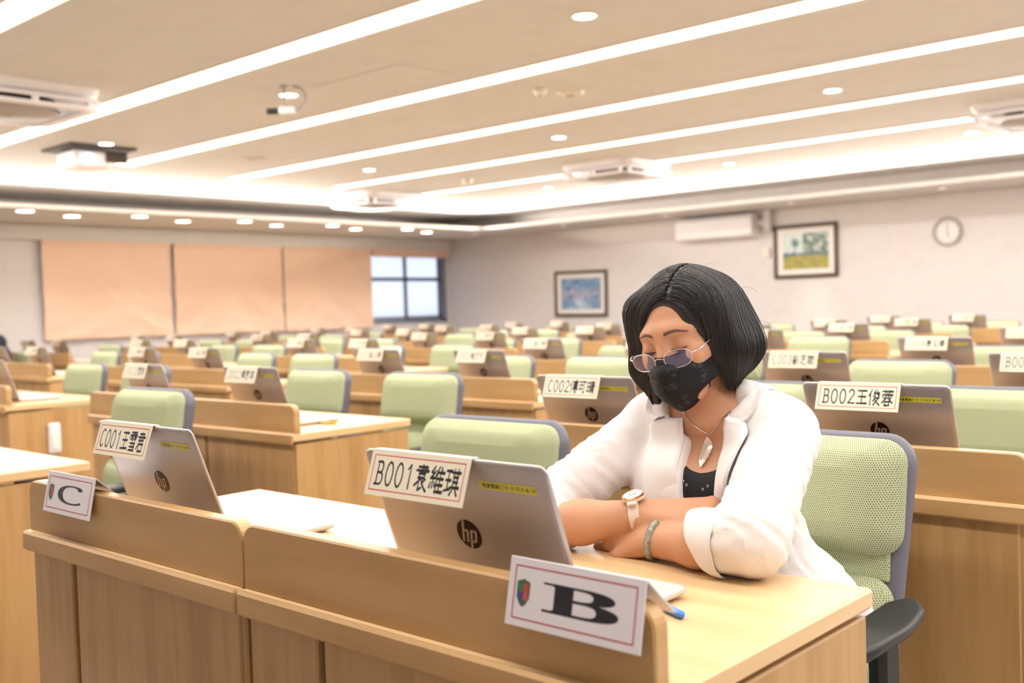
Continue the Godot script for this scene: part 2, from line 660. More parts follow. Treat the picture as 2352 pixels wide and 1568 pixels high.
func glyph(ch: String) -> Array:
	var rain := [[[18, 7], [82, 7]], [[8, 20], [6, 38]], [[8, 20], [92, 20], [88, 36]], [[50, 7], [50, 46]], [[22, 29], [36, 31]], [[22, 40], [36, 42]], [[64, 29], [78, 31]], [[64, 40], [78, 42]]]
	var man := [[[26, 4], [4, 42]], [[16, 28], [16, 97]]]
	var herb := [[[8, 12], [92, 12]], [[34, 2], [34, 22]], [[66, 2], [66, 22]]]
	match ch:
		"0": return [oval(14, 4, 86, 96)]
		"1": return [[[30, 24], [56, 6], [56, 97]]]
		"2": return [oval(18, 4, 82, 52, 170, -20) + [[14, 92], [90, 92]]]
		"3": return [oval(20, 4, 78, 48, 160, -90), oval(14, 46, 84, 96, 90, -160)]
		"4": return [[[66, 97], [66, 5], [10, 70], [94, 70]]]
		"5": return [[[80, 6], [28, 6], [24, 44]], oval(12, 38, 86, 96, 110, -160)]
		"B": return [[[26, 6], [26, 94]], [[16, 6], [56, 6]] + oval(34, 6, 80, 48, 90, -90) + [[28, 48]], [[28, 48], [58, 48]] + oval(34, 48, 88, 94, 90, -90) + [[14, 94]]]
		"C": return [oval(14, 4, 92, 96, 50, 310)]
		"D": return [[[26, 6], [26, 94]], [[16, 6]] + oval(10, 6, 88, 94, 90, -90) + [[16, 94]]]
		"E": return [[[26, 6], [26, 94]], [[20, 6], [82, 6]], [[26, 48], [72, 48]], [[20, 94], [86, 94]]]
		"王": return [[[15, 12], [85, 12]], [[20, 48], [80, 48]], [[8, 90], [92, 88]], [[50, 12], [50, 88]]]
		"雪": return rain + [[[20, 60], [80, 60], [80, 94]], [[22, 77], [80, 77]], [[16, 94], [82, 94]]]
		"君": return [[[22, 10], [76, 10], [76, 42]], [[6, 26], [94, 26]], [[20, 42], [76, 42]], [[46, 4], [40, 42], [8, 84]], [[34, 60], [80, 60], [80, 94], [34, 94], [34, 60]]]
		"袁": return [[[20, 11], [80, 11]], [[50, 2], [50, 24]], [[8, 24], [92, 24]], [[30, 34], [70, 34], [70, 50], [30, 50], [30, 34]], [[48, 52], [8, 78]], [[36, 66], [36, 95], [54, 86]], [[80, 54], [58, 66]], [[50, 56], [70, 80], [94, 95]]]
		"維": return [[[28, 4], [10, 24], [26, 28]], [[38, 18], [8, 46], [38, 44]], [[24, 46], [24, 80]], [[10, 60], [5, 80]], [[36, 58], [42, 74]], [[60, 4], [44, 34]], [[52, 24], [52, 97]], [[74, 4], [79, 16]], [[52, 24], [96, 24]], [[52, 46], [92, 46]], [[52, 68], [92, 68]], [[50, 92], [98, 92]], [[74, 24], [74, 92]]]
		"琪": return [[[5, 14], [38, 14]], [[8, 46], [36, 46]], [[3, 84], [40, 76]], [[22, 14], [22, 80]], [[46, 18], [96, 18]], [[58, 4], [58, 70]], [[84, 4], [84, 70]], [[58, 34], [84, 34]], [[58, 51], [84, 51]], [[42, 70], [98, 70]], [[60, 78], [46, 96]], [[80, 78], [95, 96]]]
		"俊": return man + [[[62, 4], [46, 25], [86, 23]], [[76, 12], [90, 32]], [[56, 30], [42, 46]], [[74, 30], [90, 46]], [[60, 44], [40, 72]], [[56, 54], [84, 54], [44, 96]], [[54, 64], [95, 96]]]
		"蓉": return herb + [[[50, 22], [52, 30]], [[12, 32], [8, 46]], [[12, 32], [90, 32], [86, 44]], [[40, 40], [22, 55]], [[60, 40], [78, 55]], [[50, 48], [8, 80]], [[50, 48], [94, 80]], [[32, 74], [68, 74], [68, 96], [32, 96], [32, 74]]]
		"傅": return man + [[[40, 12], [94, 12]], [[78, 1], [88, 8]], [[46, 22], [90, 22], [90, 56], [46, 56], [46, 22]], [[46, 34], [90, 34]], [[46, 45], [90, 45]], [[68, 4], [68, 62]], [[38, 68], [98, 68]], [[80, 60], [80, 96], [68, 90]], [[52, 76], [60, 87]]]
		"可": return [[[6, 12], [94, 12]], [[78, 12], [78, 94], [62, 88]], [[18, 34], [54, 34], [54, 66], [18, 66], [18, 34]]]
		"晴": return [[[8, 16], [36, 16], [36, 80], [8, 80], [8, 16]], [[8, 48], [36, 48]], [[46, 12], [94, 12]], [[50, 26], [90, 26]], [[42, 40], [98, 40]], [[70, 2], [70, 40]], [[52, 52], [52, 96]], [[52, 52], [88, 52], [88, 96], [80, 92]], [[52, 65], [88, 65]], [[52, 78], [88, 78]]]
		"劉": return [[[24, 6], [8, 14], [10, 34], [22, 28]], [[34, 10], [54, 10], [50, 32], [44, 28]], [[32, 36], [5, 58]], [[32, 36], [58, 58]], [[20, 56], [46, 56]], [[14, 68], [52, 68]], [[32, 56], [32, 90]], [[18, 74], [24, 84]], [[46, 74], [40, 84]], [[6, 92], [58, 92]], [[70, 16], [70, 66]], [[90, 4], [90, 94], [80, 88]]]
		"芝": return herb + [[[50, 24], [56, 34]], [[20, 42], [78, 42], [20, 82]], [[14, 74], [40, 90], [94, 93]]]
		"毓": return [[[22, 4], [8, 24]], [[16, 16], [48, 16]], [[14, 28], [10, 84]], [[14, 28], [44, 28], [40, 92]], [[3, 56], [50, 56]], [[10, 84], [42, 84]], [[72, 4], [78, 12]], [[52, 18], [98, 18]], [[74, 18], [58, 40], [90, 38]], [[84, 30], [94, 46]], [[60, 54], [54, 94]], [[75, 54], [75, 92]], [[90, 54], [90, 90], [98, 88]]]
		"唐": return [[[50, 2], [54, 10]], [[14, 14], [92, 14]], [[16, 14], [6, 94]], [[30, 28], [80, 28], [80, 52]], [[20, 40], [92, 40]], [[30, 52], [80, 52]], [[54, 18], [54, 64]], [[36, 68], [78, 68], [78, 94], [36, 94], [36, 68]]]
		"玉": return [[[15, 12], [85, 12]], [[20, 48], [80, 48]], [[8, 88], [92, 88]], [[50, 12], [50, 88]], [[66, 62], [76, 76]]]
		"租": return [[[34, 4], [10, 14]], [[4, 26], [44, 26]], [[24, 10], [24, 96]], [[24, 30], [4, 66]], [[26, 34], [42, 54]], [[56, 12], [56, 88]], [[56, 12], [86, 12], [86, 88]], [[56, 36], [86, 36]], [[56, 60], [86, 60]], [[46, 90], [97, 90]]]
		"賃": return [[[22, 2], [8, 24]], [[16, 14], [16, 44]], [[84, 4], [40, 10]], [[34, 24], [94, 24]], [[62, 8], [62, 42]], [[40, 42], [88, 42]], [[24, 50], [76, 50], [76, 84], [24, 84], [24, 50]], [[24, 61], [76, 61]], [[24, 72], [76, 72]], [[38, 86], [16, 98]], [[62, 86], [86, 98]]]
		"電": return rain + [[[22, 56], [78, 56], [78, 82], [22, 82], [22, 56]], [[22, 69], [78, 69]], [[50, 50], [50, 94], [92, 94], [92, 84]]]
		"腦": return [[[10, 10], [8, 94]], [[10, 10], [34, 10], [34, 92], [26, 88]], [[10, 36], [34, 36]], [[10, 60], [34, 60]], [[54, 4], [44, 18], [54, 32]], [[72, 4], [62, 18], [72, 32]], [[90, 4], [80, 18], [90, 32]], [[48, 42], [94, 42], [94, 92], [48, 92], [48, 42]], [[56, 50], [86, 84]], [[86, 50], [56, 84]]]
		"7": return [[[14, 6], [88, 6], [44, 97]]]
		"8": return [oval(20, 4, 80, 48), oval(14, 48, 86, 96)]
		"6": return [[[74, 6], [30, 40]], oval(16, 38, 86, 96)]
		"I": return [[[50, 4], [50, 96]]]
		"P": return [[[24, 4], [24, 96]], [[24, 5], [54, 5]] + oval(30, 5, 86, 52, 90, -90) + [[24, 52]]]
		":": return [[[46, 34], [54, 34]], [[46, 86], [54, 86]]]
		".": return [[[44, 92], [56, 92]]]
	return []

func write(im: Image, text: String, x: float, y: float, cw: float, ch: float, gap: float, wh: float, wv: float, col: Color, latin := 0.55) -> void:
	for c in text:
		var han := c.unicode_at(0) > 1000
		var w := cw if han else cw * latin
		for s in glyph(c):
			stroke(im, s, wh if han else (wh + wv) * 0.5, wv if han else wv * 1.05, col, Vector2(x, y), Vector2(w, ch) / 100.0)
		x += w + gap

func card_tex(code: String, han: String, sc := 1.0) -> ImageTexture:
	var W := int(512 * sc)
	var H := int(164 * sc)
	var im := Image.create(W, H, false, Image.FORMAT_RGB8)
	im.fill(Color8(238, 228, 204))
	var red := Color8(196, 62, 58)
	var m := 20 * sc
	for q in [[[m, m], [W - m, m]], [[W - m, m], [W - m, H - m]], [[W - m, H - m], [m, H - m]], [[m, H - m], [m, m]]]:
		stroke(im, q, 3.4 * sc, 3.4 * sc, red, Vector2.ZERO, Vector2.ONE)
	var ink := Color8(22, 22, 30)
	write(im, code, 38 * sc, 38 * sc, 88 * sc, 90 * sc, 5 * sc, 10.5 * sc, 5.6 * sc, ink)
	write(im, han, 252 * sc, 35 * sc, 70 * sc, 96 * sc, 7 * sc, 10.5 * sc, 5.2 * sc, ink)
	return ImageTexture.create_from_image(im)

# ------------------------------------------------------------------ materials
func triplanar(m: StandardMaterial3D, s: Vector3, world := true) -> StandardMaterial3D:
	m.uv1_triplanar = true
	m.uv1_world_triplanar = world
	m.uv1_scale = s
	m.uv1_triplanar_sharpness = 8.0
	return m

func materials() -> void:
	# maple laminate: fine grain stretched one way, with broader cloudy figure
	var grain := noise_tex(256, 0.02, [Color8(168, 128, 78), Color8(184, 144, 92), Color8(191, 152, 100), Color8(176, 136, 85)], [0.0, 0.4, 0.65, 1.0], 3, 4, 1.6, 0.16)
	var grain2 := noise_tex(256, 0.02, [Color8(177, 137, 86), Color8(192, 152, 99), Color8(199, 160, 108), Color8(184, 144, 92)], [0.0, 0.4, 0.65, 1.0], 8, 4, 0.16, 1.6)
	var v := mat(Color.WHITE, 0.42)
	v.albedo_texture = grain
	M.wood_down = triplanar(v, Vector3(1.4, 1.4, 1.4))
	var w := mat(Color.WHITE, 0.36)
	w.albedo_texture = grain2
	M.wood_across = triplanar(w, Vector3(1.4, 1.4, 1.4))
	var t := mat(Color.WHITE, 0.3)
	t.albedo_texture = noise_tex(256, 0.02, [Color8(212, 176, 126), Color8(222, 188, 140), Color8(227, 194, 148), Color8(217, 182, 133)], [0.0, 0.4, 0.65, 1.0], 12, 3, 0.16, 1.4)
	M.wood_top = triplanar(t, Vector3(1.2, 1.2, 1.2))
	M.seam = mat(Color8(84, 58, 34), 0.7)

	# green spacer mesh: rows of small oval holes over a darker ground
	var im := Image.create(128, 128, false, Image.FORMAT_RGB8)
	var hb := Image.create(128, 128, false, Image.FORMAT_RGB8)
	for y in 128:
		for x in 128:
			var r := int(y / 16.0)
			var px := fposmod(x + (8.0 if r % 2 == 1 else 0.0), 16.0) - 8.0
			var py := fposmod(float(y), 16.0) - 8.0
			var e := Vector2(px / 3.4, py / 5.6).length()
			var h := smoothstep(0.75, 1.15, e)
			im.set_pixel(x, y, Color8(100, 106, 80).lerp(Color8(191, 198, 160), h))
			hb.set_pixel(x, y, Color(h, h, h))
	var g := mat(Color.WHITE, 0.85, 0.0, 0.3)
	g.albedo_texture = ImageTexture.create_from_image(im)
	g.heightmap_enabled = true
	g.heightmap_texture = ImageTexture.create_from_image(hb)
	g.heightmap_scale = 0.12
	M.mesh_green = triplanar(g, Vector3(28, 28, 28), false)
	M.mesh_green_dark = M.mesh_green
	M.shell = mat(Color8(104, 104, 116), 0.55)
	M.black = mat(Color8(24, 24, 28), 0.42)
	M.black_soft = mat(Color8(30, 30, 33), 0.6)
	M.chrome = mat(Color8(200, 200, 205), 0.2, 1.0)

	M.silver = mat(Color8(184, 178, 176), 0.36, 0.6)
	M.silver_light = mat(Color8(214, 210, 208), 0.4, 0.45)
	M.key = mat(Color8(206, 205, 208), 0.5, 0.2)
	M.keybed = mat(Color8(52, 54, 66), 0.6)
	M.screen = mat(Color8(14, 14, 16), 0.25)
	M.logo = mat(Color8(70, 62, 56), 0.12, 1.0)
	M.logo_text = mat(Color8(176, 164, 156), 0.4, 0.6)
	M.paper = mat(Color8(238, 228, 204), 0.7)
	M.white_card = mat(Color8(228, 222, 226), 0.35)
	M.ink = mat(Color8(20, 22, 32), 0.5)
	M.red_ink = mat(Color8(178, 50, 66), 0.5)

	var wl := mat(Color.WHITE, 0.9, 0.0, 0.3)
	wl.albedo_texture = noise_tex(128, 0.05, [Color8(210, 204, 202), Color8(216, 210, 208), Color8(213, 207, 205)], [0.0, 0.5, 1.0], 21, 3)
	M.wall = triplanar(wl, Vector3(0.5, 0.5, 0.5))
	var cl := mat(Color.WHITE, 0.95, 0.0, 0.2)
	cl.albedo_texture = noise_tex(128, 0.04, [Color8(208, 203, 199), Color8(213, 208, 204), Color8(210, 205, 201)], [0.0, 0.5, 1.0], 22, 3)
	M.ceiling = triplanar(cl, Vector3(0.4, 0.4, 0.4))
	var fl := mat(Color.WHITE, 0.9)
	fl.albedo_texture = noise_tex(256, 0.2, [Color8(150, 142, 136), Color8(174, 166, 160), Color8(162, 154, 148)], [0.0, 0.5, 1.0], 23, 4)
	M.carpet = triplanar(fl, Vector3(1.0, 1.0, 1.0))
	var bl := mat(Color.WHITE, 0.85, 0.0, 0.3)
	bl.albedo_texture = noise_tex(256, 0.12, [Color8(228, 194, 170), Color8(235, 203, 180), Color8(232, 198, 174)], [0.0, 0.5, 1.0], 24, 3, 1.0, 1.0)
	M.blind = triplanar(bl, Vector3(0.8, 0.8, 0.8))
	M.window_frame = mat(Color8(122, 130, 148), 0.5, 0.2)
	var gl := mat(Color(0.9, 0.95, 1.0, 0.12), 0.05)
	gl.transparency = BaseMaterial3D.TRANSPARENCY_ALPHA
	M.glass = gl
	M.white_plastic = mat(Color8(232, 228, 230), 0.45)
	M.grey_plastic = mat(Color8(168, 160, 158), 0.6)
	M.dark_gap = mat(Color8(70, 62, 56), 0.85)
	M.frame_brown = mat(Color8(74, 56, 46), 0.5)
	M.mat_board = mat(Color8(232, 226, 220), 0.8)
	M.lamp_rim = mat(Color8(225, 214, 200), 0.4)
	M.strip_glow = glow(Color8(255, 246, 232), 3.0)
	M.cove_glow = glow(Color8(255, 236, 208), 3.0)
	M.down_glow = glow(Color8(255, 244, 230), 14.0)
	M.halogen_glow = glow(Color8(255, 220, 204), 2.2)
	M.led_blue = glow(Color8(120, 130, 255), 2.0)
	M.lens_glow = glow(Color8(200, 225, 255), 5.0)

# ------------------------------------------------------------------ the room
func room() -> void:
	var x1 := 4.2
	var z1 := 5.0
	var m := MB.new()
	m.box(Vector3((XW + x1) / 2, -0.1, (ZW + z1) / 2), Vector3(x1 - XW + 0.6, 0.2, z1 - ZW + 0.6))
	struct("floor", m, M.carpet)
	# ceiling slab, with an access hatch outline cut as real grooves round a panel
	m = MB.new()
	m.box(Vector3((XW + x1) / 2, CEIL + 0.1, (ZW + z1) / 2), Vector3(x1 - XW + 0.6, 0.2, z1 - ZW + 0.6))
	var ceil_node := struct("ceiling", m, M.ceiling)
	m = MB.new()
	m.box(Vector3(-5.36, CEIL - 0.002, -4.7), Vector3(0.9, 0.004, 0.5), 0.002)
	obj("access_panel", m, M.ceiling, ceil_node)
	# wall with the clock
	m = MB.new()
	m.box(Vector3((XW + x1) / 2, CEIL / 2, ZW - 0.1), Vector3(x1 - XW + 0.4, CEIL, 0.2))
	struct("wall_back", m, M.wall)
	m = MB.new()
	m.box(Vector3(x1 + 0.1, CEIL / 2, (ZW + z1) / 2), Vector3(0.2, CEIL, z1 - ZW))
	struct("wall_right", m, M.wall)
	m = MB.new()
	m.box(Vector3((XW + x1) / 2, CEIL / 2, z1 + 0.1), Vector3(x1 - XW + 0.4, CEIL, 0.2))
	struct("wall_front", m, M.wall)
	# wall with blinds and one open window
	var wz0 := -13.14
	var wz1 := -11.32
	var wy0 := 0.99
	var wy1 := 2.22
	m = MB.new()
	var xc := XW - 0.1
	m.box(Vector3(xc, wy0 / 2, (ZW + z1) / 2), Vector3(0.2, wy0, z1 - ZW))
	m.box(Vector3(xc, (wy1 + CEIL) / 2, (ZW + z1) / 2), Vector3(0.2, CEIL - wy1, z1 - ZW))
	m.box(Vector3(xc, (wy0 + wy1) / 2, (wz1 + z1) / 2), Vector3(0.2, wy1 - wy0, z1 - wz1))
	m.box(Vector3(xc, (wy0 + wy1) / 2, (ZW + wz0) / 2), Vector3(0.2, wy1 - wy0, wz0 - ZW))
	struct("wall_left", m, M.wall)
	# window: outer frame, middle post, transom, panes
	m = MB.new()
	var xf := XW - 0.08
	var zc := (wz0 + wz1) / 2
	m.box(Vector3(xf, wy0 + 0.03, zc), Vector3(0.08, 0.06, wz1 - wz0), 0.004)
	m.box(Vector3(xf, wy1 - 0.03, zc), Vector3(0.08, 0.06, wz1 - wz0), 0.004)
	m.box(Vector3(xf, (wy0 + wy1) / 2, wz0 + 0.04), Vector3(0.08, wy1 - wy0, 0.08), 0.004)
	m.box(Vector3(xf, (wy0 + wy1) / 2, wz1 - 0.03), Vector3(0.08, wy1 - wy0, 0.06), 0.004)
	var win := struct("window_1", m, M.window_frame, "grey aluminium sliding window beside the peach blinds")
	for k in 2:
		var s := MB.new()
		var za := (wz1 - 0.9 if k == 0 else wz0 + 0.08)
		var zb := (wz1 - 0.06 if k == 0 else wz1 - 0.86)
		var xs := xf + (0.02 if k == 0 else -0.02)
		for q in [[za, za + 0.07], [zb - 0.05, zb]]:
			s.box(Vector3(xs, (wy0 + wy1) / 2, (q[0] + q[1]) / 2), Vector3(0.03, wy1 - wy0 - 0.1, q[1] - q[0]), 0.003)
		s.box(Vector3(xs, 1.75, (za + zb) / 2), Vector3(0.03, 0.07, zb - za), 0.003)
		s.box(Vector3(xs, wy0 + 0.09, (za + zb) / 2), Vector3(0.03, 0.06, zb - za), 0.003)
		var sash := obj("sash", s, M.window_frame, win)
		for q in [[wy0 + 0.12, 1.715], [1.785, wy1 - 0.06]]:
			var p := MB.new()
			p.box(Vector3(xs, (q[0] + q[1]) / 2, (za + zb) / 2), Vector3(0.005, q[1] - q[0], zb - za - 0.1))
			obj("pane", p, M.glass, sash)
	# soffit along the two walls, with an upstand that hides the cove lamps
	m = MB.new()
	var xi := -11.55
	var zi := -12.1
	m.box(Vector3((XW + xi) / 2, SOFF + 0.01, (ZW + z1) / 2), Vector3(xi - XW, 0.02, z1 - ZW))
	m.box(Vector3(xi - 0.015, SOFF + 0.03, (zi + z1) / 2), Vector3(0.03, 0.03, z1 - zi))
	var sl := struct("trim_1", m, M.ceiling, "lowered ceiling edge over the blinds with cove lighting")
	m = MB.new()
	m.box(Vector3((xi + x1) / 2, SOFF + 0.01, (ZW + zi) / 2), Vector3(x1 - xi, 0.02, zi - ZW))
	m.box(Vector3((xi + x1) / 2, SOFF + 0.03, zi - 0.015), Vector3(x1 - xi, 0.03, 0.03))
	struct("trim_2", m, M.ceiling, "lowered ceiling edge over the clock wall with cove lighting")
	# curtain box above the blinds
	m = MB.new()
	m.box(Vector3(XW + 0.06, 2.345, (ZW + z1) / 2), Vector3(0.12, 0.2, z1 - ZW - 0.02), 0.004)
	struct("trim_3", m, M.ceiling, "boxed ledge between window blinds and lowered ceiling")

	# blinds: three large and one raised, each a cloth with soft creases and a hem bar
	var bz := [[-7.68, -5.87, 0.965, "wide peach roman blind drawn down, farthest from the window"], [-9.56, -7.72, 0.958, "wide peach roman blind drawn down, middle one of three"], [-11.34, -9.57, 0.945, "wide peach roman blind drawn down next to the uncovered window"], [-13.16, -11.36, 2.115, "short peach roman blind raised above the grey window"]]
	var nz := FastNoiseLite.new()
	nz.seed = 5
	nz.frequency = 0.9
	for i in 4:
		var b: Array = bz[i]
		var t := thing("roman_blind", b[3], "blind", Vector3(XW + 0.07, b[2], (b[0] + b[1]) / 2), 0.0, "peach blinds")
		var c := MB.new()
		var hgt: float = 2.245 - b[2]
		var wd: float = b[1] - b[0] - 0.02
		var ny := 28 if i < 3 else 5
		var P := []
		for y in ny + 1:
			var row := PackedVector3Array()
			for k in 41:
				var u := k / 40.0 - 0.5
				var fy := float(y) / ny
				var sag := 0.034 * nz.get_noise_2d(u * wd * 1.2 + 9 * i, fy * 4.0 + 3.0 * absf(u)) * (1.2 - fy)
				var batten := 0.006 * exp(-pow((fposmod(fy * 3.0 + 0.42, 1.0) - 0.5) * 14.0, 2.0)) if i < 3 else 0.012 * sin(fy * 18.0)
				row.append(Vector3(sag + batten, fy * hgt, u * wd))
			P.append(row)
		c.grid(P, false, Vector3.RIGHT, true)
		obj("cloth", c, M.blind, t)
		c = MB.new()
		c.box(Vector3(-0.012, 0.02, 0), Vector3(0.014, 0.035, wd), 0.004)
		obj("hem_bar", c, M.blind, t)
		c = MB.new()
		c.box(Vector3(0.0, hgt - 0.02, 0), Vector3(0.05, 0.05, wd + 0.01), 0.006)
		obj("head_rail", c, M.blind, t)

# ------------------------------------------------------------------ lamps
func lamps() -> void:
	var down := Basis(Vector3.RIGHT, -PI / 2)
	# linear lamps sunk in the ceiling: [z, x from, x to]
	var strips := []
	for k in range(-2, 6):
		var z := -3.735 - 1.481 * k
		if k == 4:
			strips.append([z, -10.25, -7.42]); strips.append([z, -6.5, -3.05]); strips.append([z, -2.1, 3.2])
		elif k == 1:
			strips.append([z, -9.95, 3.2])
		else:
			strips.append([z, -10.25, 3.2])
	for i in strips.size():
		var s: Array = strips[i]
		var t := thing("linear_ceiling_light", strip_label(i, strips), "ceiling light", Vector3((s[1] + s[2]) / 2, CEIL, s[0]), 0.0, "parallel light strips across the ceiling")
		var L: float = s[2] - s[1]
		var m := MB.new()
		m.box(Vector3(0, -0.003, 0.107), Vector3(L + 0.02, 0.008, 0.012))
		m.box(Vector3(0, -0.003, -0.107), Vector3(L + 0.02, 0.008, 0.012))
		obj("rim", m, M.lamp_rim, t)
		m = MB.new()
		m.box(Vector3(0, -0.001, 0), Vector3(L, 0.006, 0.2))
		obj("diffuser", m, M.strip_glow, t)
		light_area(Vector3((s[1] + s[2]) / 2, CEIL - 0.012, s[0]), Vector2(L, 0.2), down, LCOL, STRIP, "strip_light")
	# cove lamps behind the upstands, shining up
	var up := Basis(Vector3.RIGHT, PI / 2)
	var t1 := thing("cove_lamp", "hidden cove lamp lying on the lowered ceiling above the blinds", "cove lamp", Vector3(-11.70, SOFF + 0.02, -3.7))
	var m1 := MB.new()
	m1.box(Vector3(0, 0.015, 0), Vector3(0.05, 0.03, 16.6), 0.004)
	obj("tube", m1, M.cove_glow, t1)
	light_area(Vector3(-11.69, SOFF + 0.07, -3.7), Vector2(0.05, 16.6), Basis(Vector3.BACK, -0.75) * up, CCOL, COVE, "cove_light")
	var t2 := thing("cove_lamp", "hidden cove lamp lying on the lowered ceiling along the clock wall", "cove lamp", Vector3(-3.6, SOFF + 0.02, -12.24))
	m1 = MB.new()
	m1.box(Vector3(0, 0.015, 0), Vector3(15.4, 0.03, 0.05), 0.004)
	obj("tube", m1, M.cove_glow, t2)
	light_area(Vector3(-3.6, SOFF + 0.07, -12.23), Vector2(15.4, 0.05), Basis(Vector3.RIGHT, 0.75) * up, CCOL, COVE, "cove_light")

	# round downlights
	var proto: Node3D = null
	var spots := []
	for z in [-4.47, -7.46, -10.47]:
		for x in [-0.8, -3.46, -6.11, -8.79]:
			spots.append([Vector3(x, CEIL, z), 0.062, "small round downlight set between the ceiling light strips", "round downlights between the light strips", true])
	for z in [-5.55, -6.95, -8.4, -9.85, -11.15, -4.2]:
		spots.append([Vector3(-10.5, CEIL, z), 0.062, "small round downlight at the end of a light strip", "round downlights at the strip ends", false])
	for z in [-5.74, -7.2, -8.64, -10.05, -11.5]:
		spots.append([Vector3(-12.2, SOFF, z), 0.095, "bright downlight in the lowered ceiling, row nearer the blinds", "downlights over the blinds, wall row", true])
	for z in [-5.05, -6.42, -7.9, -9.35, -10.78]:
		spots.append([Vector3(-11.86, SOFF, z), 0.095, "bright downlight in the lowered ceiling, row beside the cove", "downlights over the blinds, cove row", false])
	for i in spots.size():
		var s: Array = spots[i]
		var nm := ["first", "second", "third", "fourth", "fifth", "sixth"]
		var lab: String = s[2]
		if i < 12:
			lab = "small round downlight, %s row from the clock wall, %s from the blinds side" % [nm[2 - int(i / 4.0)], nm[3 - i % 4]]
		else:
			var same := 0
			for q in spots:
				if q[3] == s[3] and q[0].z < s[0].z:
					same += 1
			lab += ", %s from clock wall" % nm[same]
		downlight(s[0], s[1], lab, s[3], M.down_glow)
		if s[4]:
			light_spot(s[0] + Vector3(0, -0.03, 0), Vector3.DOWN, 62.0 if s[0].y < 2.6 else 50.0, LCOL, DOWN * (1.5 if s[0].y < 2.6 else 1.0), "downlight_beam")
	# dim warm spots over the clock wall
	var xs := [-12.15, -10.24, -8.36, -6.43, -4.49, -2.5]
	for i in xs.size():
		downlight(Vector3(xs[i], SOFF, -12.55), 0.05, "dim warm spotlight in the clock wall's lowered ceiling, %s from the window corner" % ["first", "second", "third", "fourth", "fifth", "sixth"][i], "warm spots along the clock wall", M.halogen_glow)
	light_spot(Vector3(-6.43, SOFF - 0.03, -12.55), Vector3(0, -1, -0.33).normalized(), 17.0, Color8(255, 214, 180), 1.6, "picture_beam")

func strip_label(i: int, strips: Array) -> String:
	var names := ["first", "second", "third", "fourth", "fifth", "sixth", "seventh", "eighth", "ninth"]
	var s: Array = strips[i]
	var k := 0
	var seen := []
	for q in strips:
		if q[0] < s[0] - 0.01 and not (q[0] in seen):
			seen.append(q[0])
	k = seen.size()
	var seg := ""
	if s[1] > -3.0:
		seg = ", last piece"
	elif s[1] > -7.0:
		seg = ", piece between two air conditioners"
	elif s[2] < -7.0:
		seg = ", piece ending at an air conditioner"
	return "long white ceiling light strip, %s from the clock wall%s" % [names[k], seg]

func downlight(at: Vector3, r: float, label: String, group: String, g: Material) -> void:
	var t := thing("downlight", label, "downlight", at, 0.0, group)
	var m := MB.new()
	m.lathe([Vector2(r + 0.012, 0.0), Vector2(r + 0.012, -0.006), Vector2(r, -0.008), Vector2(r, 0.0)], 20)
	obj("rim", m, M.lamp_rim, t)
	m = MB.new()
	m.lathe([Vector2(r, -0.003), Vector2(r * 0.5, -0.006), Vector2(0.001, -0.007)], 20, Transform3D.IDENTITY)
	obj("lens", m, g, t)

# ------------------------------------------------------------------ things on the ceiling and the walls
func cassette(at: Vector3, turn: float, label: String) -> void:
	var t := thing("ceiling_air_conditioner", label, "air conditioner", at, turn, "")
	var m := MB.new()
	var o := []
	for q in [[0.0, 0.47, 0.16], [0.012, 0.47, 0.16], [-0.035, 0.46, 0.16], [-0.06, 0.43, 0.15]]:
		var ring := PackedVector3Array()
		for p in rrect(q[1] * 2, q[1] * 2, q[2], 6):
			ring.append(Vector3(p.x, q[0] if q[0] < 0.01 else 0.0, p.y))
		o.append(ring)
	o = [o[0], o[2], o[3]]
	m.rings(o, Vector3(0, -0.02, 0))
	obj("housing", m, M.white_plastic, t)
	m = MB.new()
	m.lathe([Vector2(0.30, -0.058), Vector2(0.30, -0.064), Vector2(0.02, -0.064)], 36)
	obj("intake", m, M.dark_gap, t)
	# lowered guide ring: two square hoops with short struts between them
	for k in 4:
		var a := k * PI / 2
		var B := Basis(Vector3.UP, a)
		m = MB.new()
		m.box(B * Vector3(0, -0.085, 0.44), Vector3(0.80, 0.022, 0.05), 0.008, B)
		m.box(B * Vector3(0, -0.135, 0.40), Vector3(0.74, 0.022, 0.09), 0.008, B)
		for s in [-0.36, 0.0, 0.36]:
			m.box(B * Vector3(s, -0.11, 0.425), Vector3(0.04, 0.05, 0.035), 0.006, B)
		obj("air_guide", m, M.white_plastic, t)
	m = MB.new()
	m.lathe([Vector2(0.02, -0.105), Vector2(0.27, -0.11), Vector2(0.33, -0.13), Vector2(0.30, -0.155), Vector2(0.02, -0.165)], 36, Transform3D.IDENTITY, true)
	obj("grille_disc", m, M.grey_plastic, t)
	m = MB.new()
	m.box(Vector3(-0.40, -0.12, 0.44), Vector3(0.012, 0.012, 0.012), 0.004)
	obj("indicator_led", m, M.led_blue, t)

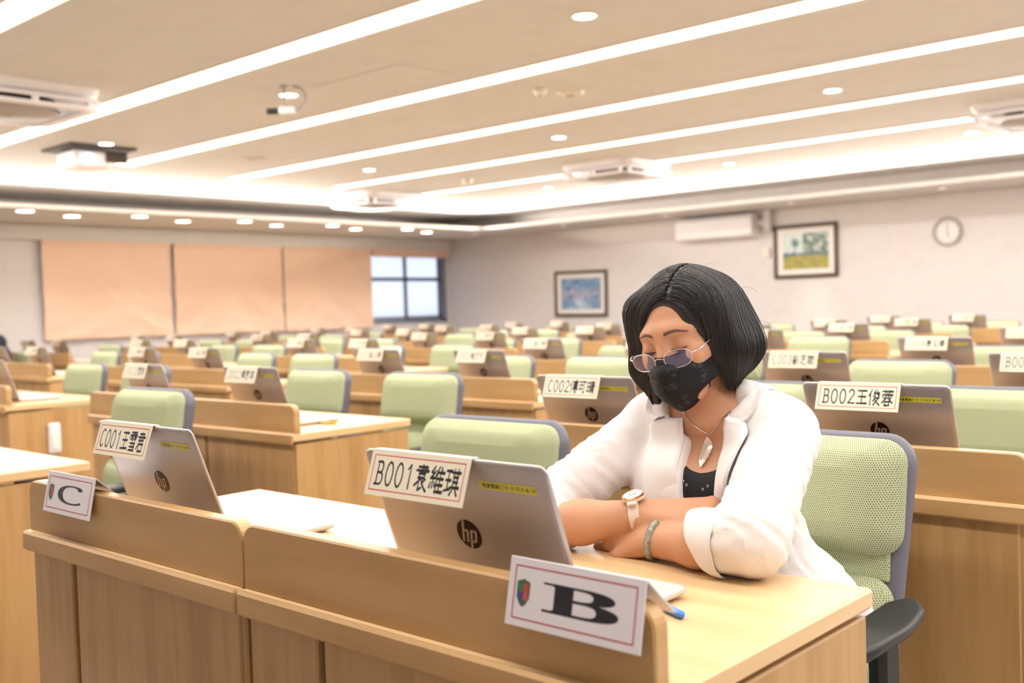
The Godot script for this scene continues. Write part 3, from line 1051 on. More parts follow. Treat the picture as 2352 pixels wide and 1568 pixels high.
func ceiling_things() -> void:
	cassette(Vector3(-7.2, CEIL, -2.98), 0.0, "white ceiling air conditioner with guide ring beside the projector side light strip")
	cassette(Vector3(-2.55, CEIL, -9.45), 0.0, "white ceiling air conditioner interrupting a light strip, nearer the clock")
	cassette(Vector3(-6.96, CEIL, -9.5), 0.0, "white ceiling air conditioner interrupting a light strip, above the desk middle")
	cassette(Vector3(-10.75, CEIL, -9.2), 0.0, "white ceiling air conditioner beyond the strip ends, close to the cove")
	# projector under a dark plate
	var t := thing("projector", "white ceiling projector with glowing lens under a dark plate", "projector", Vector3(-9.17, CEIL, -4.5), 0.0)
	var m := MB.new()
	m.box(Vector3(0, -0.012, 0), Vector3(0.58, 0.024, 0.62), 0.004)
	obj("mount_plate", m, M.dark_gap, t)
	m = MB.new()
	m.box(Vector3(0.0, -0.11, 0.05), Vector3(0.36, 0.15, 0.34), 0.02)
	obj("body", m, M.white_plastic, t)
	m = MB.new()
	m.box(Vector3(0.19, -0.085, -0.16), Vector3(0.02, 0.1, 0.2), 0.004)
	obj("vent", m, M.dark_gap, t)
	m = MB.new()
	m.lathe([Vector2(0.04, 0.0), Vector2(0.04, 0.03), Vector2(0.03, 0.034), Vector2(0.001, 0.034)], 20, Transform3D(Basis(Vector3.BACK, -PI / 2), Vector3(0.18, -0.12, 0.1)))
	obj("lens", m, M.lens_glow, t)
	m = MB.new()
	m.tube([Vector3(0, -0.03, 0), Vector3(0, -0.005, 0)], 0.03, 12)
	obj("mount_pole", m, M.chrome, t)
	# camera on a stem with a cable loop
	t = thing("surveillance_camera", "small black and white camera on a ceiling stem with looped cable", "camera", Vector3(-5.9, CEIL, -4.28), 0.0)
	m = MB.new()
	m.lathe([Vector2(0.001, -0.012), Vector2(0.028, -0.012), Vector2(0.03, 0.0)], 16)
	m.tube([Vector3(0, 0, 0), Vector3(0, -0.15, 0)], 0.009, 8)
	obj("stem", m, M.grey_plastic, t)
	var dir := Vector3(-0.75, 0.0, 0.66)
	m = MB.new()
	m.box(Vector3(0, -0.165, 0) - dir * 0.015, Vector3(0.05, 0.05, 0.11), 0.008, Basis.looking_at(dir))
	obj("body", m, M.white_plastic, t)
	m = MB.new()
	m.tube([Vector3(0, -0.168, 0) + dir * 0.04, Vector3(0, -0.168, 0) + dir * 0.12], 0.021, 12)
	obj("barrel", m, M.black, t)
	var loop := []
	for k in 13:
		var a := PI * k / 12.0
		loop.append(Vector3(0.75, 0, -0.66) * (0.06 + 0.085 * sin(a)) + Vector3(0, -0.005 - 0.16 * (1 - cos(a)) / 2, 0))
	m = MB.new()
	m.tube(loop, 0.008, 8)
	obj("cable", m, M.grey_plastic, t)
	# detectors and loudspeakers
	for q in [[Vector3(-4.83, CEIL, -5.7), 0.05, 0.05, "small beige smoke detector on the ceiling next to a flatter disc"], [Vector3(-4.78, CEIL, -5.98), 0.1, 0.025, "flat beige ceiling disc next to the small smoke detector"], [Vector3(-8.78, CEIL, -8.97), 0.06, 0.05, "small beige smoke detector between the far ceiling light strips"], [Vector3(-8.85, CEIL, -6.0), 0.13, 0.012, "round flush ceiling speaker near the projector"], [Vector3(-4.68, CEIL, -11.85), 0.13, 0.012, "round flush ceiling speaker near the cove of the clock wall"]]:
		var d := thing("smoke_detector" if q[2] > 0.02 else "ceiling_speaker", q[3], "detector" if q[2] > 0.02 else "speaker", q[0])
		var c := MB.new()
		c.lathe([Vector2(q[1] * 0.1, -q[2]), Vector2(q[1] * 0.7, -q[2]), Vector2(q[1] * 0.95, -q[2] * 0.5), Vector2(q[1], 0.0)], 20)
		obj("cover", c, M.ceiling if q[2] < 0.02 else M.lamp_rim, d)
		c = MB.new()
		c.lathe([Vector2(0.002, -q[2] - 0.004), Vector2(q[1] * 0.35, -q[2] - 0.003), Vector2(q[1] * 0.36, -q[2])], 16)
		obj("centre_cap", c, M.grey_plastic, d)

func painting(kind: int) -> ImageTexture:
	var im := Image.create(160, 120, false, Image.FORMAT_RGB8)
	var nz := FastNoiseLite.new()
	nz.seed = 40 + kind
	nz.frequency = 0.03
	nz.fractal_octaves = 4
	for y in 120:
		for x in 160:
			var a := nz.get_noise_2d(x, y)
			var b := nz.get_noise_2d(x * 1.7 + 300, y * 2.2)
			var fy := y / 120.0
			var fx := x / 160.0
			var c: Color
			if kind == 0:
				# water running between pinkish rocks under a blue ridge
				c = Color8(92, 120, 156).lerp(Color8(138, 176, 200), clampf(0.5 + a * 1.6, 0, 1))
				c = c.lerp(Color8(206, 168, 172), clampf((b + 0.1) * 3.0, 0, 1) * clampf(1.0 - absf(fy - 0.5) * 3.5, 0, 1))
				c = c.lerp(Color8(196, 208, 222), clampf(1.0 - absf(fx - 0.5 - a * 0.3) * (9.0 - 6.0 * fy), 0, 1) * smoothstep(0.5, 0.8, fy))
				c = c.lerp(Color8(44, 62, 108), clampf((a - 0.18) * 4.0, 0, 1))
			else:
				# a field, a row of tall trees and one round tree against a pale sky
				c = Color8(206, 216, 206).lerp(Color8(188, 204, 200), fy)
				if fy > 0.62 + 0.02 * a:
					c = Color8(178, 158, 72).lerp(Color8(132, 136, 84), clampf(0.5 + b * 2.0, 0, 1))
				elif fy > 0.54 + 0.1 * a:
					c = Color8(82, 104, 146)
				if fx > 0.44 and fy < 0.66 + 0.03 * b:
					var leaf := clampf(0.62 + a * 1.2 + b - 0.25 * smoothstep(0.3, 0.6, fy), 0, 1)
					c = c.lerp(Color8(98, 118, 110), leaf)
					if absf(fposmod(fx * 22.0 + a, 1.0) - 0.5) < 0.08 and fy > 0.2:
						c = Color8(126, 124, 112)
				var r := Vector2(fx - 0.27, (fy - 0.27) * 0.8).length()
				if r < 0.085 + 0.05 * b:
					c = Color8(86, 128, 142)
				if absf(fx - 0.27) < 0.008 and fy > 0.3 and fy < 0.56:
					c = Color8(96, 104, 100)
			im.set_pixel(x, y, c)
	return ImageTexture.create_from_image(im)

func framed(at: Vector3, w: float, h: float, tilt: float, kind: int, label: String) -> void:
	var t := thing("framed_picture", label, "picture", at)
	t.rotation.z = tilt
	var m := MB.new()
	var fw := 0.05
	for q in [[0, h / 2 - fw / 2, w, fw], [0, -h / 2 + fw / 2, w, fw], [-w / 2 + fw / 2, 0, fw, h - 2 * fw], [w / 2 - fw / 2, 0, fw, h - 2 * fw]]:
		m.box(Vector3(q[0], q[1], 0.02), Vector3(q[2], q[3], 0.04), 0.008)
	obj("frame", m, M.frame_brown, t)
	m = MB.new()
	m.box(Vector3(0, 0, 0.008), Vector3(w - 2 * fw, h - 2 * fw, 0.01))
	obj("mount_board", m, M.mat_board, t)
	m = MB.new()
	var a := w - 2 * fw - 0.16
	var b := h - 2 * fw - 0.14
	m.poly([Vector3(-a / 2, -b / 2, 0.0142), Vector3(a / 2, -b / 2, 0.0142), Vector3(a / 2, b / 2, 0.0142), Vector3(-a / 2, b / 2, 0.0142)], Vector3.BACK, [Vector2(0, 1), Vector2(1, 1), Vector2(1, 0), Vector2(0, 0)])
	var pm := mat(Color.WHITE, 0.6)
	pm.albedo_texture = painting(kind)
	obj("print", m, pm, t)

func wall_things() -> void:
	framed(Vector3(-10.44, 1.395, ZW + 0.002), 1.07, 0.74, -0.012, 0, "brown framed picture of blue water and pink rocks beside the window")
	framed(Vector3(-6.55, 1.85, ZW + 0.002), 0.93, 0.73, 0.0, 1, "brown framed landscape of tall trees and a yellow field beside the air conditioner")
	# clock
	var t := thing("wall_clock", "round silver rimmed wall clock on the bare wall", "clock", Vector3(-4.665, 1.972, ZW))
	var T := Transform3D(Basis(Vector3.RIGHT, PI / 2), Vector3.ZERO)
	var m := MB.new()
	m.lathe([Vector2(0.175, 0.0), Vector2(0.178, 0.03), Vector2(0.165, 0.045), Vector2(0.148, 0.04), Vector2(0.146, 0.02)], 40, T)
	obj("rim", m, M.grey_plastic, t)
	m = MB.new()
	m.lathe([Vector2(0.148, 0.016), Vector2(0.001, 0.0165)], 40, T)
	obj("face", m, M.mat_board, t)
	for k in 12:
		m = MB.new()
		var B := Basis(Vector3.BACK, -k * TAU / 12)
		m.box(B * Vector3(0, 0.125, 0.02), Vector3(0.008, 0.022, 0.003), 0.0, B)
		obj("hour_mark", m, M.grey_plastic, t)
	for q in [[2.95, 0.075, 0.01, "hour_hand"], [0.0, 0.11, 0.007, "minute_hand"]]:
		m = MB.new()
		var B := Basis(Vector3.BACK, -q[0])
		m.box(B * Vector3(0, q[1] / 2, 0.024), Vector3(q[2], q[1], 0.003), 0.0, B)
		obj(q[3], m, M.window_frame, t)
	# wall air conditioner
	t = thing("wall_air_conditioner", "white wall mounted air conditioner with pipe cover beside the landscape picture", "air conditioner", Vector3(-7.86, 2.25, ZW))
	m = MB.new()
	var prof := PackedVector2Array([Vector2(0, -0.16), Vector2(0.19, -0.16), Vector2(0.235, -0.12), Vector2(0.24, 0.1), Vector2(0.2, 0.15), Vector2(0, 0.16)])
	m.prism(prof, -0.62, 0.62, Transform3D(Basis(Vector3(0, 0, 1), Vector3(0, 1, 0), Vector3(1, 0, 0)), Vector3.ZERO), 0.01)
	obj("body", m, M.white_plastic, t)
	m = MB.new()
	m.box(Vector3(0, -0.115, 0.238), Vector3(1.14, 0.05, 0.012), 0.004)
	obj("louver", m, M.mat_board, t)
	m = MB.new()
	m.box(Vector3(0.78, 0.05, 0.05), Vector3(0.1, 0.3, 0.1), 0.01)
	m.box(Vector3(0.71, 0.03, 0.05), Vector3(0.18, 0.08, 0.09), 0.01)
	obj("pipe_cover", m, M.wall, t)
	t = thing("switch_box", "small cream switch box on the wall under the pipe cover", "switch box", Vector3(-7.13, 1.86, ZW))
	m = MB.new()
	m.box(Vector3(0, 0, 0.02), Vector3(0.1, 0.14, 0.04), 0.006)
	obj("case", m, M.lamp_rim, t)
	m = MB.new()
	m.box(Vector3(0, 0.02, 0.042), Vector3(0.04, 0.05, 0.008), 0.002)
	obj("rocker", m, M.mat_board, t)

# ------------------------------------------------------------------ desks
# one unit, its origin on the floor at the middle of its table front; the sitter is on the -z side
func make_desk() -> Node3D:
	var t := thing("desk", "", "desk")
	var w := UNIT
	var m := MB.new()
	m.box(Vector3(0, TOP - 0.016, -0.301), Vector3(w - 0.003, 0.032, 0.602), 0.005)
	obj("tabletop", m, M.wood_top, t)
	# raised front with rounded upper corners
	m = MB.new()
	var o := PackedVector2Array([Vector2(-w / 2 + 0.002, TOP - 0.001), Vector2(w / 2 - 0.002, TOP - 0.001)])
	var r := 0.03
	for k in 7:
		var a := PI / 2 * k / 6
		o.append(Vector2(w / 2 - 0.002 - r + r * cos(a), 0.858 - r + r * sin(a)))
	for k in 7:
		var a := PI / 2 + PI / 2 * k / 6
		o.append(Vector2(-w / 2 + 0.002 + r + r * cos(a), 0.858 - r + r * sin(a)))
	m.prism(o, -0.041, -0.012, Transform3D.IDENTITY, 0.003)
	obj("front_screen", m, M.wood_across, t)
	# edge strip of the table along the front
	m = MB.new()
	m.box(Vector3(0, TOP - 0.021, 0.0), Vector3(w - 0.004, 0.042, 0.014), 0.005)
	obj("edge_strip", m, M.wood_across, t)
	# lower front: stile, recessed panel, groove
	m = MB.new()
	m.box(Vector3(-w / 2 + 0.014 + 0.089, 0.354, -0.022), Vector3(0.178, 0.708, 0.02), 0.003)
	obj("front_stile", m, M.wood_down, t)
	m = MB.new()
	m.box(Vector3(0.0905, 0.354, -0.026), Vector3(w - 0.014 - 0.184 - 0.03, 0.708, 0.02), 0.003)
	obj("front_panel", m, M.wood_down, t)
	m = MB.new()
	m.box(Vector3(-0.21, 0.35, -0.036), Vector3(0.03, 0.69, 0.01))
	obj("panel_backing", m, M.seam, t)
	for s in [-1, 1]:
		m = MB.new()
		m.box(Vector3(s * (w / 2 - 0.0205), 0.354, -0.305), Vector3(0.024, 0.708, 0.57), 0.003)
		obj("side_panel", m, M.wood_down, t)
	m = MB.new()
	m.box(Vector3(0, 0.655, -0.26), Vector3(w - 0.07, 0.016, 0.4), 0.002)
	obj("under_shelf", m, M.wood_across, t)
	return t

# ------------------------------------------------------------------ chairs
# origin on the floor below the seat; faces +z
func make_chair() -> Node3D:
	var t := thing("office_chair", "", "chair")
	var lean := deg_to_rad(-7.0)
	var B := Basis(Vector3.RIGHT, lean)
	var at := Vector3(0, 0.40, -0.225)
	# back shell, a thin rounded tray
	var m := MB.new()
	var R := []
	for q in [[0.03, -0.050], [0.006, -0.044], [0.0, -0.030], [0.0, -0.010], [0.010, 0.0], [0.03, 0.003]]:
		var ring := PackedVector3Array()
		for p in rrect(0.505 - 2 * q[0], 0.52 - 2 * q[0], 0.065, 6):
			var y: float = p.y + 0.254
			var taper := 1.0 - 0.10 * smoothstep(0.28, 0.0, y)
			var curve := 0.035 * pow((y - 0.2) / 0.3, 2.0) * (-1.0 if y > 0.2 else 0.6)
			ring.append(at + B * Vector3(p.x * taper, y, q[1] + curve * 0.5))
		R.append(ring)
	m.rings(R, at + B * Vector3(0, 0.25, -0.02))
	obj("back_shell", m, M.shell, t)
	# upper and lower cushions with angled side welts
	for q in [[0.49, 0.236, 0.384, "upper_cushion", 0.0], [0.47, 0.215, 0.118, "lower_cushion", 0.012]]:
		m = MB.new()
		var T := Transform3D(B, at + B * Vector3(0, q[2], q[4]))
		R = []
		for e in [[0.012, -0.004], [0.002, 0.006], [0.0, 0.016], [0.008, 0.030], [0.040, 0.054], [0.052, 0.060], [0.075, 0.063], [0.10, 0.065]]:
			var ring := PackedVector3Array()
			var ex: float = e[0]
			var ey: float = e[0] * 0.62
			for p in rrect(q[0] - 2 * ex, q[1] - 2 * ey, maxf(0.05 - ey * 0.5, 0.012), 6):
				var bow := -0.035 * pow((p.y + q[2] - 0.2) / 0.3, 2.0) * (0.5 if p.y + q[2] > 0.2 else -0.3)
				ring.append(T * Vector3(p.x, p.y, e[1] + bow - 0.012 * pow(absf(p.x) / 0.25, 2.0)))
			R.append(ring)
		m.rings(R, T * Vector3(0, 0, 0.02))
		obj(q[3], m, M.mesh_green, t)
	# strip of mesh between the cushions
	m = MB.new()
	m.box(at + B * Vector3(0, 0.246, 0.002), Vector3(0.44, 0.06, 0.012), 0.004, B)
	obj("back_mesh", m, M.mesh_green, t)
	# seat
	m = MB.new()
	var TS := Transform3D(Basis(Vector3.RIGHT, -PI / 2), Vector3(0, 0.415, 0.02))
	pad(m, 0.49, 0.47, 0.09, [Vector2(0.02, -0.01), Vector2(0.0, 0.0), Vector2(0.0, 0.03), Vector2(0.02, 0.055), Vector2(0.07, 0.066), Vector2(0.16, 0.068)], TS, 6)
	obj("seat", m, M.mesh_green, t)
	m = MB.new()
	m.box(Vector3(0, 0.395, 0.0), Vector3(0.40, 0.03, 0.38), 0.012)
	obj("seat_pan", m, M.black_soft, t)
	m = MB.new()
	m.box(Vector3(0, 0.40, -0.24), Vector3(0.09, 0.05, 0.14), 0.012)
	m.box(at + B * Vector3(0, 0.1, -0.055), Vector3(0.09, 0.26, 0.02), 0.008, B)
	obj("back_bracket", m, M.black_soft, t)
	# arm rests: upright with a dished pad
	for s in [-1, 1]:
		m = MB.new()
		m.box(Vector3(s * 0.285, 0.475, -0.06), Vector3(0.035, 0.19, 0.075), 0.012)
		m.box(Vector3(s * 0.23, 0.39, -0.06), Vector3(0.14, 0.03, 0.07), 0.01)
		var arm := obj("armrest", m, M.black_soft, t)
		m = MB.new()
		var rows := []
		for k in 11:
			var f := k / 10.0
			var z := lerpf(-0.165, 0.115, f)
			var hw := 0.046 * (0.72 + 0.28 * sin(PI * clampf(f * 1.0 + 0.02, 0, 1)))
			if k == 0 or k == 10:
				hw *= 0.6
			var y := 0.580 + 0.020 * pow(absf(f - 0.55) / 0.55, 2.0) * (1.0 if f < 0.55 else -0.4)
			var ring := PackedVector3Array()
			for p in rrect(hw * 2, 0.026, 0.012, 4):
				ring.append(Vector3(s * 0.295 + p.x, y + p.y + 0.010 * pow(p.x / 0.046, 2.0), z))
			rows.append(ring)
		m.rings(rows, Vector3(s * 0.295, 0.580, -0.02))
		obj("arm_pad", m, M.black, arm)
	# column, star base, casters
	m = MB.new()
	m.tube([Vector3(0, 0.10, 0), Vector3(0, 0.25, 0), Vector3(0, 0.251, 0), Vector3(0, 0.39, 0)], [0.028, 0.028, 0.016, 0.016], 12)
	obj("column", m, M.black_soft, t)
	m = MB.new()
	for k in 5:
		var a := TAU * k / 5 + 0.3
		var dv := Vector3(cos(a), 0, sin(a))
		m.tube([dv * 0.02 + Vector3(0, 0.115, 0), dv * 0.16 + Vector3(0, 0.105, 0), dv * 0.30 + Vector3(0, 0.078, 0)], [0.03, 0.024, 0.016], 8)
	obj("star_base", m, M.black_soft, t)
	for k in 5:
		var a := TAU * k / 5 + 0.3
		var dv := Vector3(cos(a), 0, sin(a))
		m = MB.new()
		var sd := Vector3(-sin(a), 0, cos(a))
		m.tube([dv * 0.30 + Vector3(0, 0.03, 0) - sd * 0.022, dv * 0.30 + Vector3(0, 0.03, 0) + sd * 0.022], 0.0295, 12)
		m.tube([dv * 0.30 + Vector3(0, 0.04, 0), dv * 0.30 + Vector3(0, 0.08, 0)], 0.008, 6)
		obj("caster", m, M.black, t)
	return t

# ------------------------------------------------------------------ laptops
const LW := 0.36
const LD := 0.242
const LEAN := 20.0

func lid_basis() -> Basis:
	return Basis(Vector3.RIGHT, deg_to_rad(LEAN))

# origin on the table at the middle of the hinge; the lid's back faces +z
func make_laptop(fine_keys := false) -> Node3D:
	var t := thing("laptop", "", "laptop")
	var m := MB.new()
	var R := []
	for q in [[0.012, 0.0], [0.002, 0.005], [0.0, 0.0105], [0.001, 0.0155], [0.004, 0.0165]]:
		var ring := PackedVector3Array()
		for p in rrect(LW - 2 * q[0], LD - 2 * q[0], 0.014, 4):
			ring.append(Vector3(p.x, q[1] + 0.002, p.y - LD / 2))
		R.append(ring)
	m.rings(R, Vector3(0, 0.01, -LD / 2))
	var base := obj("base", m, M.silver_light, t)
	m = MB.new()
	m.box(Vector3(0, 0.0178, -0.085), Vector3(0.32, 0.001, 0.115))
	obj("keyboard_well", m, M.keybed, base)
	var keys := MB.new()
	for r in 6:
		var cols := 15 if r < 5 else 9
		for c in cols:
			var kw := 0.32 / 15.0
			var x := -0.16 + kw * (c + 0.5)
			var wd := kw - 0.0042
			if r == 5:
				var xs := [0.0, 1.2, 2.4, 3.6, 8.6, 9.8, 11.0, 12.2, 13.4]
				var ws := [1.2, 1.2, 1.2, 5.0, 1.2, 1.2, 1.2, 1.2, 1.6]
				x = -0.16 + kw * (xs[c] + ws[c] / 2)
				wd = kw * ws[c] - 0.0042
			var ctr := Vector3(-x, 0.0192, -0.034 - 0.0192 * r - 0.0015)
			if fine_keys:
				var one := MB.new()
				one.box(ctr, Vector3(wd, 0.002, 0.0150), 0.0004)
				obj("key", one, M.key, base)
			else:
				keys.box(ctr, Vector3(wd, 0.002, 0.0150))
	if not fine_keys:
		var kk := obj("keyboard", keys, M.key, base)
		kk.set_meta("kind", "stuff")
	m = MB.new()
	m.box(Vector3(0, 0.0178, -0.192), Vector3(0.105, 0.001, 0.068))
	obj("touchpad", m, M.silver_light, base)
	# lid
	var B := lid_basis()
	var T := Transform3D(B, Vector3(0, 0.019, 0.004))
	m = MB.new()
	R = []
	for q in [[0.003, -0.0025], [0.0, -0.001], [0.0, 0.0025], [0.003, 0.0042], [0.010, 0.0048]]:
		var ring := PackedVector3Array()
		for p in rrect(LW - 2 * q[0], 0.24 - 2 * q[0], 0.013, 5):
			ring.append(T * Vector3(p.x, p.y + 0.12, q[1]))
		R.append(ring)
	m.rings(R, T * Vector3(0, 0.12, 0))
	var lid := obj("lid", m, M.silver, t)
	m = MB.new()
	m.box(T * Vector3(0, 0.123, -0.0035), Vector3(LW - 0.012, 0.225, 0.002), 0.0005, B)
	obj("display", m, M.screen, lid)
	m = MB.new()
	m.tube([Vector3(-0.15, 0.017, 0.002), Vector3(0.15, 0.017, 0.002)], 0.006, 10)
	obj("hinge", m, M.keybed, t)
	# round badge with two slanted letters
	var badge := T * Transform3D(Basis(Vector3.RIGHT, PI / 2), Vector3(0.0, 0.118, 0.0049))
	m = MB.new()
	m.lathe([Vector2(0.0235, 0.0), Vector2(0.0235, 0.0005), Vector2(0.0008, 0.0005)], 40, badge)
	var disc := obj("badge", m, M.logo, lid)
	m = MB.new()
	var sh := Transform3D(Basis(Vector3(1, 0, 0), Vector3(0.28, 1, 0), Vector3(0, 0, 1)), Vector3.ZERO)
	var place := T * Transform3D(Basis.IDENTITY, Vector3(0.0, 0.118, 0.0056)) * sh
	# h
	m.prism(PackedVector2Array([Vector2(-0.0125, -0.0125), Vector2(-0.0085, -0.0125), Vector2(-0.0085, 0.0225), Vector2(-0.0125, 0.0225)]), 0, 0.0006, place)
	m.prism(PackedVector2Array([Vector2(-0.0085, 0.008), Vector2(-0.0022, 0.008), Vector2(0.0002, 0.0055), Vector2(0.0002, -0.0125), Vector2(-0.0038, -0.0125), Vector2(-0.0038, 0.0048), Vector2(-0.0085, 0.0048)]), 0, 0.0006, place)
	# p
	m.prism(PackedVector2Array([Vector2(0.0034, -0.0225), Vector2(0.0074, -0.0225), Vector2(0.0074, 0.008), Vector2(0.0034, 0.008)]), 0, 0.0006, place)
	m.prism(PackedVector2Array([Vector2(0.0074, 0.008), Vector2(0.0138, 0.008), Vector2(0.0162, 0.0055), Vector2(0.0162, -0.010), Vector2(0.0138, -0.0125), Vector2(0.0074, -0.0125), Vector2(0.0074, -0.0093), Vector2(0.0122, -0.0093), Vector2(0.0122, 0.0048), Vector2(0.0074, 0.0048)]), 0, 0.0006, place)
	obj("badge_letters", m, M.logo_text, disc)
	# yellow inventory label
	m = MB.new()
	var lx := 0.104
	var ly := 0.204
	var hw := 0.052
	var hh := 0.0066
	m.poly([T * Vector3(lx - hw, ly - hh, 0.0052), T * Vector3(lx + hw, ly - hh, 0.0052), T * Vector3(lx + hw, ly + hh, 0.0052), T * Vector3(lx - hw, ly + hh, 0.0052)], B * Vector3.BACK, [Vector2(0, 1), Vector2(1, 1), Vector2(1, 0), Vector2(0, 0)])
	obj("inventory_label", m, M.label, lid)
	return t

func label_material() -> StandardMaterial3D:
	var im := Image.create(512, 64, false, Image.FORMAT_RGB8)
	im.fill(Color8(214, 204, 62))
	var ink := Color8(48, 50, 30)
	write(im, "租賃電腦", 26, 16, 36, 34, 3, 4.0, 3.0, ink)
	write(im, "074", 184, 20, 44, 26, 4, 3.6, 3.6, ink)
	write(im, "IP:172.31.86.174", 284, 20, 26, 26, 0.6, 3.2, 3.2, ink, 0.5)
	var m := mat(Color.WHITE, 0.35)
	m.albedo_texture = ImageTexture.create_from_image(im)
	return m

# folded name card riding on the lid's top edge; origin at the laptop's hinge
func make_name_card(tex: ImageTexture) -> Node3D:
	var t := thing("name_card", "", "name card")
	var B := lid_basis()
	var ridge := Vector3(-0.18 + 0.045 + 0.1025, 0.019, 0.004) + B * Vector3(0, 0.2425, 0.004)
	var fb := Basis(Vector3.RIGHT, deg_to_rad(-19.0))
	var m := MB.new()
	m.box(ridge + fb * Vector3(0, -0.034, 0.0008), Vector3(0.205, 0.068, 0.0012), 0.0, fb, 2)
	# the +z face carries the print; box() lays uv on axis 2 as (x, y)
	var pm := mat(Color.WHITE, 0.65)
	pm.albedo_texture = tex
	obj("front_flap", m, pm, t)
	m = MB.new()
	var bb := Basis(Vector3.RIGHT, deg_to_rad(34.0))
	m.box(ridge + bb * Vector3(0, -0.03, 0.0) + Vector3(0, 0, -0.012), Vector3(0.205, 0.06, 0.0012), 0.0, bb)
	m.box(ridge + Vector3(0, 0.0, -0.006), Vector3(0.205, 0.0012, 0.014))
	obj("back_flap", m, M.paper, t)
	return t

# folded row sign standing astride a desk's raised front; origin at the ridge
func row_sign(at: Vector3, letter: String, label: String, wide: float, ptsize: float) -> void:
	var t := thing("row_sign", label, "sign", at)
	var fb := Basis(Vector3.RIGHT, deg_to_rad(-12.0))
	var bb := Basis(Vector3.RIGHT, deg_to_rad(48.0))
	var W := 0.207
	var H := 0.084
	var m := MB.new()
	m.box(fb * Vector3(0, -H / 2, 0.0), Vector3(W, H, 0.0022), 0.0005, fb)
	var front := obj("front_flap", m, M.white_card, t)
	m = MB.new()
	m.box(bb * Vector3(0, -H / 2 + 0.004, 0.0), Vector3(W, H - 0.01, 0.0022), 0.0005, bb)
	obj("back_flap", m, M.white_card, t)
	# red frame line
	m = MB.new()
	var ix := W / 2 - 0.011
	var iy := H / 2 - 0.010
	for q in [[0.0, iy, 2 * ix, 0.0016], [0.0, -iy, 2 * ix, 0.0016], [-ix, 0.0, 0.0016, 2 * iy], [ix, 0.0, 0.0016, 2 * iy]]:
		m.box(fb * Vector3(q[0], -H / 2 + q[1], 0.0012), Vector3(q[2], q[3], 0.0003), 0.0, fb)
	obj("border_line", m, M.red_ink, front)
	# letter
	var tm := TextMesh.new()
	var f := SystemFont.new()
	f.font_names = PackedStringArray(["Droid Serif"])
	if letter == "B":
		f.font_weight = 700
	tm.font = f
	tm.text = letter
	tm.font_size = 64
	tm.pixel_size = 0.001
	tm.depth = 0.01
	var sz := tm.get_aabb().size
	var lo := obj("letter", tm, M.ink, front)
	var k := ptsize / sz.y
	lo.transform = Transform3D(fb * Basis(Vector3(wide / sz.x, 0, 0), Vector3(0, k, 0), Vector3(0, 0, 0.03)), fb * Vector3(0.012 if letter == "B" else 0.006, -H / 2, 0.0012))
	lo.position -= fb * Vector3(tm.get_aabb().get_center().x * wide / sz.x, tm.get_aabb().get_center().y * k, 0)
	# small shield emblem
	var sh := [[Color8(60, 120, 70), Vector2(-0.004, 0.006)], [Color8(196, 70, 56), Vector2(0.004, 0.006)], [Color8(64, 74, 140), Vector2(-0.004, -0.004)], [Color8(206, 78, 64), Vector2(0.004, -0.004)]]
	m = MB.new()
	m.prism(PackedVector2Array([Vector2(-0.0105, 0.013), Vector2(0, 0.0165), Vector2(0.0105, 0.013), Vector2(0.010, -0.006), Vector2(0.005, -0.014), Vector2(0, -0.0175), Vector2(-0.005, -0.014), Vector2(-0.010, -0.006)]), 0, 0.0003, Transform3D(fb, fb * Vector3(-W / 2 + 0.026, -H / 2, 0.0012)))
	var em := obj("emblem", m, mat(Color8(70, 96, 76), 0.5), front)
	for q in sh:
		m = MB.new()
		m.box(fb * Vector3(-W / 2 + 0.026 + q[1].x, -H / 2 + q[1].y, 0.0016), Vector3(0.0072, 0.0095, 0.0003), 0.0, fb)
		obj("emblem_field", m, mat(q[0], 0.5), em)

